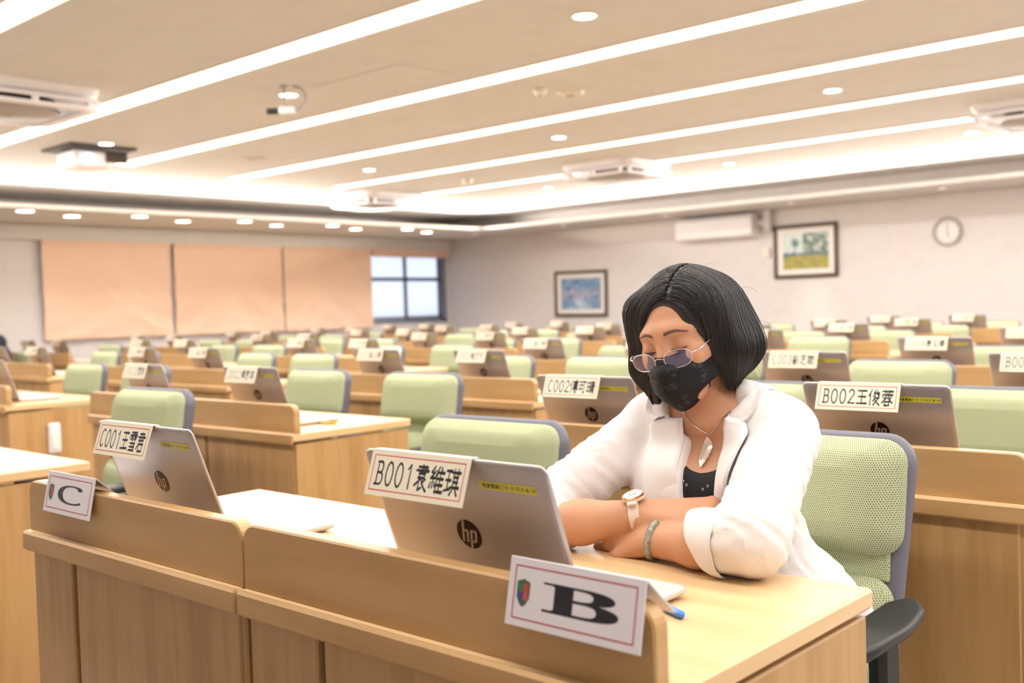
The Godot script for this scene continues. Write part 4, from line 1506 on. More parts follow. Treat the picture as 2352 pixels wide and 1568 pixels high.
# ------------------------------------------------------------------ all the seats
func seats() -> void:
	var ordinal := ["first", "second", "third", "fourth", "fifth", "sixth", "seventh", "eighth"]
	M.label = label_material()
	var desk := make_desk()
	var chair := make_chair()
	var laptop := make_laptop()
	var laptop_keys := make_laptop(true)
	var tex := {}
	var named := {"B0": ["B001", "袁維琪"], "C0": ["C001", "王雪君"], "B1": ["B002", "王俊蓉"], "C1": ["C002", "傅可晴"], "B2": ["B003", "王可琪"], "C2": ["C003", "劉芝毓"], "C3": ["C004", "唐玉晴"], "D1": ["D002", "傅君琪"], "E1": ["E002", "王雪蓉"], "D2": ["D003", "維芝可"], "E2": ["E003", "劉玉晴"]}
	for k in named:
		tex[k] = card_tex(named[k][0], named[k][1], 1.0 if k in ["B0", "C0", "B1"] else 0.6)
	var letters := "BCDEFGHIJK"
	rng.seed = 11
	var proto_card := {}
	var first := {"desk": true, "chair": true, "laptop": true, "keys": true}
	for b in BLOCKS.size():
		for s in 2:
			for k in 8:
				var xc: float = BLOCKS[b] - UNIT * (0.5 + s)
				var zf := FRONT - ROW * k
				if not in_view(Vector3(xc, 0.8, zf - 0.6), 0.75):
					continue
				var lt := letters[b * 2 + s]
				var near := k < 2 and b < 2
				var where := ""
				if b == 0 and k == 0:
					where = "under the sign lettered %s" % lt
				elif k < 2 and b == 0:
					where = "carrying the %s002 card" % lt
				# desk
				var spot := "%s row, %s desk block from the row signs, %s half" % [ordinal[k], ordinal[b], "clock side" if s == 0 else "blinds side"]
				var dl := "maple desk, " + spot
				var dg := "maple desks in the rear rows"
				if b == 0 and k == 0:
					dl = "maple desk with raised front bearing the white row sign %s" % lt; dg = "front row maple desks"
				elif b == 0 and k == 1:
					dl = "maple desk in the second row carrying the laptop with card %s002" % lt; dg = "second row maple desks"
				elif b == 1 and k < 2:
					dl = "maple desk in the %s row across the aisle from the signs, %s half" % [ordinal[k], "aisle" if s == 0 else "far"]; dg = "maple desks across the aisle"
				var d: Node3D
				if first.desk:
					d = desk; first.desk = false
					d.position = Vector3(xc, 0, zf); tag(d, dl, "desk", dg)
				else:
					d = copy(desk, dl, Vector3(xc, 0, zf), 0.0, dg)
				# chair
				var cl := "green mesh chair, " + spot
				var cg := "green chairs in the rear rows"
				var cp := Vector3(xc + rng.randf_range(-0.04, 0.04), 0, zf - 0.775 + rng.randf_range(-0.05, 0.05))
				var ct := rng.randf_range(-0.06, 0.06)
				if b == 0 and k == 0 and s == 0:
					cl = "green mesh office chair with grey shell, occupied by the woman in white"; cg = "front row chairs"
					cp = Vector3(-1.065, 0.012, -1.785); ct = 0.0
				elif b == 0 and k == 0:
					cl = "empty green mesh office chair behind the laptop with card C001"; cg = "front row chairs"
					cp = Vector3(-1.955, -0.004, -1.765); ct = 0.03
				elif b == 0 and k == 1:
					cl = "empty green mesh office chair behind the laptop with card %s002" % lt; cg = "second row chairs"
					ct = 0.0
					cp = Vector3(xc + (0.0 if s == 0 else -0.02), 0.0, zf - 0.79)
				elif b == 1 and k < 2:
					cl = "green mesh office chair in the %s row across the aisle, at the %s desk half" % [ordinal[k], "aisle" if s == 0 else "far"]; cg = "chairs across the aisle"
					if k == 0 and s == 0:
						cp = Vector3(-3.80, 0.022, -1.78)
					elif k == 0:
						cp.x -= 0.07
				var c: Node3D
				if b == 1 and k == 0 and s == 1:
					pass
				elif first.chair:
					c = chair; first.chair = false
					c.position = cp; c.rotation.y = ct; tag(c, cl, "chair", cg)
				else:
					c = copy(chair, cl, cp, ct, cg)
				# laptop and card
				var ll := "open silver laptop, " + spot
				var lg := "laptops in the rear rows"
				var lp := Vector3(xc + 0.03 + rng.randf_range(-0.03, 0.03), TOP, zf - 0.155 + rng.randf_range(-0.02, 0.02))
				var ltn := rng.randf_range(-0.04, 0.04)
				var nm := "cream name card, " + spot
				var ng := "name cards in the rear rows"
				if b == 0 and k < 4:
					ll = "open silver laptop under the name card %s00%d" % [lt, k + 1]; lg = "laptops of the card row"
					nm = "cream name card reading %s00%d on a laptop lid" % [lt, k + 1]; ng = "lettered name cards"
					ltn = 0.0
					lp = Vector3(xc + ((0.031 if k == 0 else 0.052) if s == 0 else (0.0 if k == 0 else 0.0)), TOP, zf - 0.15)
				elif b == 1 and k < 2:
					ll = "open silver laptop in the %s row across the aisle, %s half" % [ordinal[k], "aisle" if s == 0 else "far"]; lg = "laptops across the aisle"
					nm = "cream name card on the laptop in the %s row across the aisle, %s half" % [ordinal[k], "aisle" if s == 0 else "far"]; ng = "name cards across the aisle"
				var l: Node3D
				if b == 0 and k == 0 and s == 1:
					l = laptop_keys
					l.position = lp; l.rotation.y = ltn; tag(l, ll, "laptop", lg)
				elif first.laptop:
					l = laptop; first.laptop = false
					l.position = lp; l.rotation.y = ltn; tag(l, ll, "laptop", lg)
				else:
					l = copy(laptop, ll, lp, ltn, lg)
				var key := "%s%d" % [lt, k]
				if not tex.has(key):
					key = ["D1", "E1", "D2", "E2", "C3"][(b * 3 + k + s * 2) % 5]
				var np := lp + Vector3(-0.018 if k == 0 else 0.0, 0, 0)
				if not proto_card.has(key):
					var nc := make_name_card(tex[key])
					nc.position = np; nc.rotation.y = ltn; tag(nc, nm, "name card", ng)
					proto_card[key] = nc
				else:
					var pc: Node3D = proto_card[key]
					copy(pc, nm, np, ltn, ng)
	row_sign(Vector3(-0.785, 0.887, -0.967), "B", "white tent sign with a broad black letter B on the desk front", 0.115, 0.035)
	row_sign(Vector3(-2.105, 0.887, -0.967), "C", "white tent sign with a thin black letter C on the desk front", 0.105, 0.038)

func in_view(p: Vector3, margin: float) -> bool:
	var q := CAM.affine_inverse() * p
	if q.z > 0.3:
		return false
	var d := maxf(-q.z, 0.2)
	return absf(q.x) < d * 0.4903 + margin and absf(q.y) < d * 0.3269 + 1.2

# ------------------------------------------------------------------ small things
func small_things() -> void:
	# yellow key-ring pen beside the laptop under C001
	var t := thing("pen", "yellow pen with a wire ring lying beside the keyboard of laptop C001", "pen", Vector3(-1.715, TOP + 0.006, -1.262), 0.0)
	var m := MB.new()
	m.tube([Vector3(-0.03, 0, -0.004), Vector3(0.04, 0, 0.003)], 0.0055, 10)
	obj("barrel", m, mat(Color8(244, 178, 40), 0.4), t)
	m = MB.new()
	m.tube([Vector3(-0.046, 0, -0.006), Vector3(-0.03, 0, -0.004)], [0.002, 0.0045], 8)
	obj("tip", m, M.black, t)
	m = MB.new()
	var ring := []
	for k in 13:
		var a := TAU * k / 12
		ring.append(Vector3(-0.012 + 0.004 * sin(a), 0.004 + 0.012 * cos(a) + 0.002, 0.012 * sin(a)))
	m.tube(ring, 0.0007, 5, false)
	obj("wire_ring", m, M.chrome, t)
	# blue pen near the woman's laptop
	t = thing("pen", "bright blue pen on the desk in front of the woman's laptop", "pen", Vector3(-0.862, TOP + 0.0065, -1.262), 0.0)
	m = MB.new()
	m.tube([Vector3(-0.06, 0, -0.028), Vector3(0.043, 0, 0.018), Vector3(0.046, 0, 0.0195)], [0.006, 0.006, 0.003], 10, true)
	obj("barrel", m, mat(Color8(62, 134, 240), 0.35), t)
	m = MB.new()
	m.tube([Vector3(-0.075, 0, -0.035), Vector3(-0.06, 0, -0.028)], [0.0015, 0.005], 8)
	obj("tip", m, mat(Color8(40, 90, 190), 0.4), t)
	# pen across the aisle
	t = thing("pen", "yellow pen lying on the second row desk across the aisle", "pen", Vector3(-3.40, TOP + 0.006, -2.62), 0.4)
	m = MB.new()
	m.tube([Vector3(-0.03, 0, -0.004), Vector3(0.04, 0, 0.003)], 0.0055, 10)
	obj("barrel", m, mat(Color8(244, 178, 40), 0.4), t)
	m = MB.new()
	m.tube([Vector3(-0.046, 0, -0.006), Vector3(-0.03, 0, -0.004)], [0.002, 0.0045], 8)
	obj("tip", m, M.black, t)
	# white holder stuck to a desk end
	t = thing("plastic_holder", "white plastic holder stuck on the end of a desk", "holder", Vector3(-5.8675, 0.487, -2.60))
	m = MB.new()
	m.box(Vector3(0.012, 0.06, 0), Vector3(0.024, 0.17, 0.07), 0.01)
	obj("case", m, M.white_plastic, t)
	m = MB.new()
	m.box(Vector3(0.027, 0.04, 0), Vector3(0.008, 0.08, 0.045), 0.003)
	obj("lid", m, M.mat_board, t)
	# soft packs
	snack(Vector3(-5.965, TOP, -5.22), 0.55, 0.15, 0.17, [Color8(222, 240, 226), Color8(60, 176, 128), Color8(76, 66, 140), Color8(160, 220, 140)], "white and green snack bag standing beside a far laptop")
	snack(Vector3(-4.0, TOP, -8.05), 0.5, 0.2, 0.1, [Color8(226, 240, 230), Color8(70, 178, 128), Color8(206, 224, 214), Color8(170, 214, 180)], "white and green tissue pack on a desk in a rear row")

func snack(at: Vector3, turn: float, w: float, h: float, cols: Array, label: String) -> void:
	var t := thing("soft_pack", label, "pack", at, turn)
	var m := MB.new()
	var R := []
	for k in 9:
		var f := k / 8.0
		var th := 0.035 * pow(sin(PI * clampf(f * 0.92 + 0.04, 0, 1)), 0.6) + 0.002
		var ww := w * (1.0 - 0.06 * sin(PI * f)) * 0.5
		var ring := PackedVector3Array()
		for j in 20:
			var a := TAU * j / 20
			ring.append(Vector3(ww * signf(cos(a)) * pow(absf(cos(a)), 0.7), f * h, th * signf(sin(a)) * pow(absf(sin(a)), 0.9)))
		R.append(ring)
	m.rings(R, Vector3(0, h / 2, 0))
	obj("bag", m, mat(cols[0], 0.35), t)
	for q in [[-0.28, 0.62, 0.16, 0.2, cols[1]], [0.12, 0.36, 0.2, 0.2, cols[2]], [0.38, 0.5, 0.09, 0.4, cols[3]]]:
		var p := MB.new()
		var rows := []
		for i in 7:
			var row := PackedVector3Array()
			for j in 7:
				var x: float = q[0] * w + (j - 3) / 3.0 * q[2] * w * 0.5 * sqrt(maxf(0.15, 1.0 - pow((i - 3) / 3.0, 2)))
				var y: float = q[1] * h + (i - 3) / 3.0 * q[3] * h * 0.5
				var f := y / h
				var th := 0.035 * pow(sin(PI * clampf(f * 0.92 + 0.04, 0, 1)), 0.6) + 0.0035
				row.append(Vector3(x, y, th * sqrt(maxf(0.05, 1.0 - pow(absf(x) / (w * 0.5), 2.4)))))
			rows.append(row)
		p.grid(rows, false, Vector3.BACK, true)
		obj("print_patch", p, mat(q[4], 0.4), t)

# ------------------------------------------------------------------ the woman at the desk
const P0 := Vector3(-1.06, 0.0, -1.80)
const HEAD := Vector3(-1.080, 1.1425, -1.675)

func head_xf() -> Transform3D:
	return Transform3D(Basis(Vector3.UP, deg_to_rad(5.0)) * Basis(Vector3.RIGHT, deg_to_rad(14.0)) * Basis(Vector3.BACK, deg_to_rad(8.0)), HEAD)

func torso(f: Field, g: float) -> void:
	f.cap(Vector3(-1.12, 0.62, -1.83), Vector3(-1.0, 0.62, -1.83), 0.10 + g, 0.10 + g, 0.05)
	f.cap(Vector3(-1.10, 0.73, -1.79), Vector3(-1.02, 0.73, -1.79), 0.095 + g, 0.095 + g, 0.05)
	f.cap(Vector3(-1.11, 0.86, -1.735), Vector3(-1.01, 0.86, -1.735), 0.095 + g, 0.095 + g, 0.05)
	f.cap(Vector3(-1.105, 0.835, -1.672), Vector3(-1.012, 0.835, -1.672), 0.052 + g, 0.052 + g, 0.05)
	f.cap(Vector3(-1.185, 0.962, -1.745), Vector3(-0.935, 0.962, -1.745), 0.044 + g, 0.044 + g, 0.04)
	f.cap(Vector3(-1.11, 0.985, -1.735), Vector3(-1.01, 0.985, -1.735), 0.05 + g, 0.05 + g, 0.04)

func hand(f: Field, wrist: Vector3, knuckle: Vector3, across: Vector3, bend: float, thumb_side: float) -> void:
	var a := (knuckle - wrist).normalized()
	var c := (across - a * across.dot(a)).normalized()
	var n := c.cross(a).normalized()
	if n.y < 0.0:
		n = -n
	var back := [0.004, 0.0, 0.003, 0.012]
	var lens := [0.040, 0.044, 0.041, 0.033]
	for k in 4:
		var off := (k - 1.5) * 0.0185
		var kn: Vector3 = knuckle + c * off - a * back[k] - n * (0.002 * absf(k - 1.2))
		f.cap(wrist + c * off * 0.55, kn, 0.0165, 0.0108, 0.016)
		f.cap(kn + n * 0.0015, kn + n * 0.0015 + a * 0.001, 0.0105, 0.0105, 0.006)
		var p := kn
		var ang := bend
		var L: float = lens[k]
		for s in 3:
			var d := a * cos(ang) - n * sin(ang)
			var q := p + d * L
			f.cap(p, q, 0.0098 - 0.0009 * s, 0.0092 - 0.0010 * s, 0.004)
			p = q
			ang += 0.55
			L *= 0.64
	# thumb leaves the side of the palm
	var b0 := wrist + a * 0.018 + c * (thumb_side * 0.022) - n * 0.008
	var b1 := b0 + a * 0.034 + c * (thumb_side * 0.018) - n * 0.006
	var b2 := b1 + a * 0.030 + c * (thumb_side * 0.004) - n * 0.006
	f.cap(b0, b1, 0.014, 0.011, 0.014)
	f.cap(b1, b2, 0.0105, 0.009, 0.005)

func woman() -> void:
	var t := thing("person", "seated woman in a white jacket, black face mask and glasses, arms folded on the desk", "person", P0)
	var L := Transform3D(Basis.IDENTITY, -P0)
	var TH := head_xf()
	var nz := FastNoiseLite.new()
	nz.seed = 77
	nz.frequency = 1.0
	nz.fractal_octaves = 3

	var skin := mat(Color8(208, 154, 120), 0.5, 0.0, 0.45)
	skin.subsurf_scatter_enabled = true
	skin.subsurf_scatter_strength = 0.12
	var white := mat(Color8(236, 230, 228), 0.8, 0.0, 0.3)
	var black_cloth := mat(Color8(16, 18, 24), 0.7)

	# ---- body: torso and neck
	var body := MB.new()
	var f := Field.new(Vector3(-1.34, 0.46, -2.0), Vector3(-0.78, 1.15, -1.54), 0.0095)
	torso(f, 0.0)
	f.cap(Vector3(-1.06, 0.97, -1.728), TH * Vector3(0, -0.05, -0.02), 0.054, 0.050, 0.03)
	f.cap(Vector3(-1.045, 0.975, -1.675), Vector3(-0.98, 0.985, -1.69), 0.012, 0.010, 0.02)
	f.cap(Vector3(-1.075, 0.975, -1.675), Vector3(-1.14, 0.985, -1.69), 0.012, 0.010, 0.02)
	f.cap(Vector3(-1.200, 0.95, -1.74), Vector3(-1.282, 0.815, -1.51), 0.042, 0.034, 0.02)
	f.cap(Vector3(-0.925, 0.95, -1.74), Vector3(-0.862, 0.815, -1.49), 0.042, 0.034, 0.02)
	f.mesh(body, L)
	# ---- forearms and hands on a finer grid
	var e_r := Vector3(-1.262, 0.791, -1.462)
	var w_r := Vector3(-1.088, 0.822, -1.536)
	var e_l := Vector3(-0.880, 0.803, -1.486)
	var w_l := Vector3(-1.058, 0.780, -1.516)
	var fa := Field.new(Vector3(-1.36, 0.742, -1.70), Vector3(-0.78, 0.895, -1.42), 0.0048)
	fa.cap(e_r, e_r.lerp(w_r, 0.4), 0.040, 0.0385, 0.02)
	fa.cap(e_r.lerp(w_r, 0.4), w_r, 0.0385, 0.0262, 0.02)
	fa.cap(e_l, e_l.lerp(w_l, 0.38), 0.036, 0.0395, 0.02)
	fa.cap(e_l.lerp(w_l, 0.38), w_l, 0.0395, 0.0268, 0.02)
	hand(fa, w_r, Vector3(-0.968, 0.836, -1.574), Vector3(0.15, -0.40, 0.90), 0.62, -1.0)
	hand(fa, w_l, Vector3(-1.145, 0.766, -1.545), Vector3(0.0, 0.10, -1.0), 0.05, -1.0)
	fa.mesh(body, L)
	# ---- head
	var fh := Field.new(Vector3(-0.105, -0.145, -0.125), Vector3(0.105, 0.135, 0.135), 0.0036)
	fh.ell(Vector3(0, 0.022, -0.014), Vector3(0.075, 0.094, 0.096), 0.02)
	fh.ell(Vector3(0, -0.030, 0.024), Vector3(0.061, 0.082, 0.066), 0.035)
	fh.cap(Vector3(-0.016, -0.098, 0.052), Vector3(0.016, -0.098, 0.052), 0.022, 0.022, 0.03)
	for s in [-1.0, 1.0]:
		fh.cap(Vector3(s * 0.040, -0.030, 0.060), Vector3(s * 0.052, -0.022, 0.030), 0.020, 0.018, 0.03)
		fh.cap(Vector3(s * 0.012, 0.026, 0.083), Vector3(s * 0.048, 0.022, 0.062), 0.0095, 0.0085, 0.02)
		fh.ell(Vector3(s * 0.031, -0.002, 0.0945), Vector3(0.019, 0.0115, 0.0135), 0.016, true)
		fh.ell(Vector3(s * 0.031, -0.003, 0.0705), Vector3(0.0165, 0.0125, 0.0145), 0.008)
	fh.cap(Vector3(0, 0.006, 0.083), Vector3(0, -0.034, 0.102), 0.0085, 0.0105, 0.018)
	fh.ell(Vector3(0, -0.040, 0.098), Vector3(0.0165, 0.0105, 0.0125), 0.012)
	fh.cap(Vector3(-0.016, -0.070, 0.084), Vector3(0.016, -0.070, 0.084), 0.008, 0.008, 0.012)
	fh.mesh(body, L * TH)
	for s in [-1.0, 1.0]:      # ears, under the hair
		body.lathe([Vector2(0.001, -0.006), Vector2(0.012, -0.005), Vector2(0.015, 0.0), Vector2(0.012, 0.005), Vector2(0.001, 0.006)], 12, L * TH * Transform3D(Basis(Vector3.BACK, PI / 2).scaled(Vector3(1, 1.9, 1)), Vector3(s * 0.077, -0.008, -0.008)), true)
	var bo := obj("body", body, skin, t)
	# brows, lashes, eyes
	var dark := mat(Color8(112, 80, 64), 0.8)
	for s in [-1.0, 1.0]:
		var m := MB.new()
		var rows := []
		for k in 9:
			var q := k / 8.0
			var row := PackedVector3Array()
			for j in 3:
				var p := Vector3(s * lerpf(0.013, 0.052, q), 0.0225 + 0.0035 * sin(PI * minf(q * 1.1, 1.0)) - 0.004 * q * q + (j - 1) * lerpf(0.0032, 0.0009, q * q), 0.14)
				p = fh.drop(p, Vector3(0, 0, -1), 0.0012 if j == 1 else 0.0)
				row.append(L * TH * p)
			rows.append(row)
		m.grid(rows, false, (L * TH).basis * Vector3(0, 0, 1), true)
		obj("eyebrow", m, dark, bo)
		m = MB.new()
		var lash := []
		for k in 9:
			var q := k / 8.0
			var p := Vector3(s * (0.031 + 0.0150 * (q - 0.5) * 2.0), -0.0075 - 0.0022 * sin(PI * q), 0.14)
			lash.append(L * TH * fh.drop(p, Vector3(0, 0, -1), 0.0006))
		m.tube(lash, [0.0004, 0.0008, 0.0010, 0.0012, 0.0012, 0.0012, 0.0010, 0.0008, 0.0004], 6)
		obj("eyelashes", m, M.black, bo)

	# ---- trousers and shoes
	var tr := MB.new()
	var ft := Field.new(Vector3(-1.36, 0.0, -2.0), Vector3(-0.76, 0.74, -1.2), 0.017)
	ft.cap(Vector3(-1.14, 0.60, -1.84), Vector3(-0.98, 0.60, -1.84), 0.115, 0.115, 0.04)
	for s in [-1.0, 1.0]:
		var hip := Vector3(-1.06 + s * 0.085, 0.565, -1.82)
		var knee := Vector3(-1.06 + s * 0.11, 0.545, -1.43)
		var ank := Vector3(-1.06 + s * 0.11, 0.11, -1.50)
		ft.cap(hip, knee, 0.082, 0.06, 0.04)
		ft.cap(knee, ank, 0.058, 0.045, 0.03)
	ft.mesh(tr, L)
	obj("trousers", tr, white, t)
	for s in [-1.0, 1.0]:
		var sh := MB.new()
		var fs := Field.new(Vector3(-1.06 + s * 0.11 - 0.07, -0.01, -1.58), Vector3(-1.06 + s * 0.11 + 0.07, 0.14, -1.22), 0.010)
		fs.cap(Vector3(-1.06 + s * 0.11, 0.045, -1.51), Vector3(-1.06 + s * 0.11, 0.035, -1.31), 0.042, 0.034, 0.02)
		fs.half(Vector3.DOWN, -0.003)
		fs.mesh(sh, L)
		obj("shoe", sh, M.black, t)

	# ---- black top
	var tp := MB.new()
	var fb := Field.new(Vector3(-1.20, 0.74, -1.78), Vector3(-0.90, 0.99, -1.55), 0.0062)
	torso(fb, 0.004)
	fb.ell(Vector3(-1.028, 1.0, -1.62), Vector3(0.085, 0.112, 0.16), 0.004, true)
	fb.mesh(tp, L)
	var top := obj("camisole", tp, black_cloth, t)
	for q in [Vector2(-1.055, 0.872), Vector2(-1.047, 0.866), Vector2(-1.012, 0.862), Vector2(-1.003, 0.868)]:
		var m := MB.new()
		var p := fb.drop(Vector3(q.x, q.y, -1.45), Vector3(0, 0, -1), 0.0008)
		m.lathe([Vector2(0.0012, 0), Vector2(0.0022, 0.0006), Vector2(0.0028, 0.0)], 10, Transform3D(Basis(Vector3.RIGHT, PI / 2), L * p))
		obj("sequin", m, M.chrome, top)

	# ---- jacket
	var fj := Field.new(Vector3(-1.42, 0.47, -2.06), Vector3(-0.70, 1.09, -1.42), 0.0088)
	torso(fj, 0.019)
	fj.cap(Vector3(-1.200, 0.955, -1.745), Vector3(-0.922, 0.955, -1.745), 0.062, 0.062, 0.03)
	fj.cap(Vector3(-1.206, 0.948, -1.738), Vector3(-1.290, 0.820, -1.510), 0.062, 0.056, 0.016)
	fj.cap(Vector3(-1.290, 0.820, -1.510), Vector3(-1.270, 0.808, -1.472), 0.056, 0.054, 0.02)
	fj.cap(Vector3(-0.914, 0.948, -1.738), Vector3(-0.852, 0.816, -1.496), 0.064, 0.062, 0.016)
	fj.cap(Vector3(-0.852, 0.816, -1.496), Vector3(-0.892, 0.806, -1.488), 0.061, 0.054, 0.02)
	fj.cap(Vector3(-1.14, 0.58, -1.85), Vector3(-0.97, 0.58, -1.85), 0.125, 0.13, 0.05)
	fj.cap(Vector3(-0.93, 0.60, -1.87), Vector3(-0.885, 0.56, -1.90), 0.075, 0.065, 0.05)
	fj.cap(Vector3(-1.06, 1.0, -1.705), Vector3(-1.075, 1.16, -1.66), 0.064, 0.10, 0.012, true)
	fj.carve(func(p: Vector3) -> float:
		var u := clampf((p.y - 0.80) / 0.18, -1.0, 1.6)
		var xl := lerpf(-1.044, -1.076, u)
		var xr := lerpf(-0.978, -0.993, u)
		if p.y > 0.985:
			xl -= (p.y - 0.985) * 0.7
			xr += (p.y - 0.985) * 0.7
		return maxf(maxf(xl - p.x, p.x - xr), -1.70 - p.z))
	fj.half(Vector3.DOWN, -0.525, 0.01)
	var jk := MB.new()
	var folds := func(p: Vector3, g: Vector3) -> float:
		var sl := 0.0
		var s1 := smoothstep(0.10, 0.16, absf(p.x + 1.06)) * smoothstep(0.99, 0.93, p.y) * smoothstep(-1.84, -1.76, p.z)
		# creases across the sleeve, strongest towards the elbow
		var ax := p.y * 0.75 - p.z * 0.66
		var rn := nz.get_noise_3d(p.x * 6.0, ax * 30.0 + p.x * 10.0, p.z * 5.0)
		sl = (0.0052 * (1.0 - absf(rn) * 3.2) * 0.6 - 0.0012) * s1
		var s2 := smoothstep(0.90, 0.76, p.y) * (1.0 - s1)
		var rv := nz.get_noise_3d(p.x * 16.0, p.y * 5.0, p.z * 14.0)
		sl += 0.006 * (0.5 - absf(rv) * 1.8) * s2
		sl += 0.0009 * nz.get_noise_3d(p.x * 26.0, p.y * 26.0, p.z * 26.0)
		return sl
	fj.mesh(jk, L, folds)
	fj.refine_bumped(jk, 0, 0)
	var jacket := obj("jacket", jk, white, t)
	# lapels laid over the jacket front
	var lap := [
		[[Vector2(-1.083, 0.992), Vector2(-1.079, 0.97), Vector2(-1.071, 0.935), Vector2(-1.063, 0.89), Vector2(-1.055, 0.84), Vector2(-1.046, 0.79)], [Vector2(-1.122, 0.986), Vector2(-1.150, 0.967), Vector2(-1.144, 0.935), Vector2(-1.136, 0.89), Vector2(-1.128, 0.84), Vector2(-1.118, 0.79)]],
		[[Vector2(-0.987, 0.992), Vector2(-0.989, 0.97), Vector2(-0.985, 0.935), Vector2(-0.981, 0.89), Vector2(-0.977, 0.84), Vector2(-0.974, 0.79)], [Vector2(-0.955, 0.984), Vector2(-0.937, 0.962), Vector2(-0.939, 0.935), Vector2(-0.945, 0.89), Vector2(-0.953, 0.84), Vector2(-0.960, 0.79)]]]
	for q in lap:
		var m := MB.new()
		var rows := []
		for k in 26:
			var u := k / 25.0 * 5.0
			var i := mini(int(u), 4)
			var a: Vector2 = q[0][i].lerp(q[0][i + 1], u - i)
			var b: Vector2 = q[1][i].lerp(q[1][i + 1], u - i)
			var row := PackedVector3Array()
			for j in 10:
				var e := a.lerp(b, clampf((j - 1) / 7.0, 0.0, 1.0))
				var edge := j == 0 or j == 9 or k == 0
				var z0 := fj.drop(Vector3(b.x, b.y, -1.45), Vector3(0, 0, -1), 0.0065).z
				var z1 := fj.drop(Vector3(a.x + (a.x - b.x) * -0.25, a.y, -1.45), Vector3(0, 0, -1), 0.0065).z
				var w := clampf((j - 1) / 7.0, 0.0, 1.0)
				var p := Vector3(e.x, e.y, lerpf(z1, z0, w) + 0.006 * w * w + 0.003 * (1.0 - w) - (0.011 if edge else 0.0))
				row.append(L * p)
			rows.append(row)
		m.grid(rows, false, Vector3.BACK, true)
		obj("lapel", m, white, jacket)
	# collar round the neck
	var cm := MB.new()
	var crow := [PackedVector3Array(), PackedVector3Array(), PackedVector3Array(), PackedVector3Array(), PackedVector3Array()]
	for k in 33:
		var a := lerpf(-2.30, 2.30, k / 32.0)          # 0 is the nape
		var fr := smoothstep(0.9, 2.30, absf(a))
		var ctr := Vector3(-1.055, 0, -1.728)
		var dv := Vector3(sin(a), 0, -cos(a))
		var yt := lerpf(1.050, 0.992, fr)
		var r0 := lerpf(0.066, 0.072, fr)
		var top_p := ctr + dv * r0 + Vector3(0, yt, 0)
		var out_p := ctr + dv * (r0 + lerpf(0.036, 0.046, fr)) + Vector3(0, yt - lerpf(0.040, 0.012, fr), 0)
		out_p = fj.snap(out_p, 0.007)
		crow[0].append(L * (top_p + Vector3(0, -0.02, 0) - dv * 0.004))
		crow[1].append(L * top_p)
		crow[2].append(L * (top_p.lerp(out_p, 0.35) + Vector3(0, 0.006, 0)))
		crow[3].append(L * out_p)
		crow[4].append(L * (out_p - fj.grad(out_p) * 0.006))
	cm.grid(crow, false, L * Vector3(-1.055, 0.95, -1.728))
	obj("collar", cm, white, jacket)
	# turned up cuffs
	for q in [[Vector3(-1.252, 0.806, -1.474), Vector3(0.80, 0.10, -0.40), 0.0565, 0.0525, -0.02], [Vector3(-0.906, 0.8035, -1.488), Vector3(-1.0, -0.05, -0.16), 0.0545, 0.0525, 0.024]]:
		var m := MB.new()
		var ax: Vector3 = q[1].normalized()
		var sd := ax.cross(Vector3.UP).normalized()
		var uu := sd.cross(ax)
		var rows := []
		for e in [[-0.030, 0.0], [-0.026, 0.0035], [0.012, 0.0035], [0.018, 0.002], [0.019, -0.001], [0.0, -0.004], [-0.02, -0.006]]:
			var row := PackedVector3Array()
			for j in 40:
				var a := TAU * j / 40
				var r: float = lerpf(q[2], q[3], (e[0] + 0.03) / 0.05) + e[1] + 0.0016 * sin(a * 3.0 + 1.0) + 0.001 * sin(a * 7.0)
				var p: Vector3 = q[0] + ax * (e[0] + q[4] * sin(a) * clampf(e[0] * 30.0 + 0.6, 0.0, 1.0)) + sd * (cos(a) * r) + uu * (sin(a) * r)
				p.y = maxf(p.y, TOP + 0.0015)
				row.append(L * p)
			rows.append(row)
		m.grid(rows, true, L * q[0])
		obj("cuff", m, white, jacket)

	# ---- hair
	hair(t, L, TH, nz)
	# ---- mask
	mask(t, L, TH, fh)
	# ---- glasses
	spectacles(t, L, TH)
	# ---- necklace with a leaf pendant
	var ch := MB.new()
	var pts := []
	for k in 25:
		var u := k / 24.0
		var x := lerpf(-1.092, -0.990, u)
		var y := lerpf(0.955, 1.005, pow(absf(u - 0.62) / 0.62, 1.25)) if u < 0.62 else lerpf(0.955, 1.0, pow((u - 0.62) / 0.38, 1.25))
		pts.append(L * f.drop(Vector3(x, y, -1.5), Vector3(0, 0, -1), 0.0016))
	ch.tube(pts, 0.0009, 5)
	var neck := obj("necklace", ch, M.chrome, t)
	var lf := MB.new()
	var prows := []
	for k in 13:
		var u := k / 12.0
		var w := 0.0105 * pow(sin(PI * clampf(u * 0.94 + 0.03, 0, 1)), 0.8) + 0.0006 * sin(u * 40.0)
		var row := PackedVector3Array()
		for j in 5:
			var e := (j - 2) / 2.0
			var p := f.drop(Vector3(-1.0285 + e * w + 0.003 * (u - 0.5), 0.950 - 0.050 * u, -1.5), Vector3(0, 0, -1), 0.004)
			row.append(L * (p + Vector3(0, 0, 0.002 * absf(e))))
		prows.append(row)
	lf.grid(prows, false, Vector3.BACK, true)
	obj("leaf_pendant", lf, mat(Color8(238, 222, 204), 0.28, 0.55), neck)
	# ---- wristwatch on the upper forearm
	var axw := (w_r - e_r).normalized()
	var cw := e_r.lerp(w_r, 0.95)
	var upv := (Vector3(-0.10, 0.93, 0.30) - axw * axw.dot(Vector3(-0.10, 0.93, 0.30))).normalized()
	var sdw := axw.cross(upv).normalized()
	var cream := mat(Color8(232, 218, 200), 0.55)
	var wm := MB.new()
	var rws := []
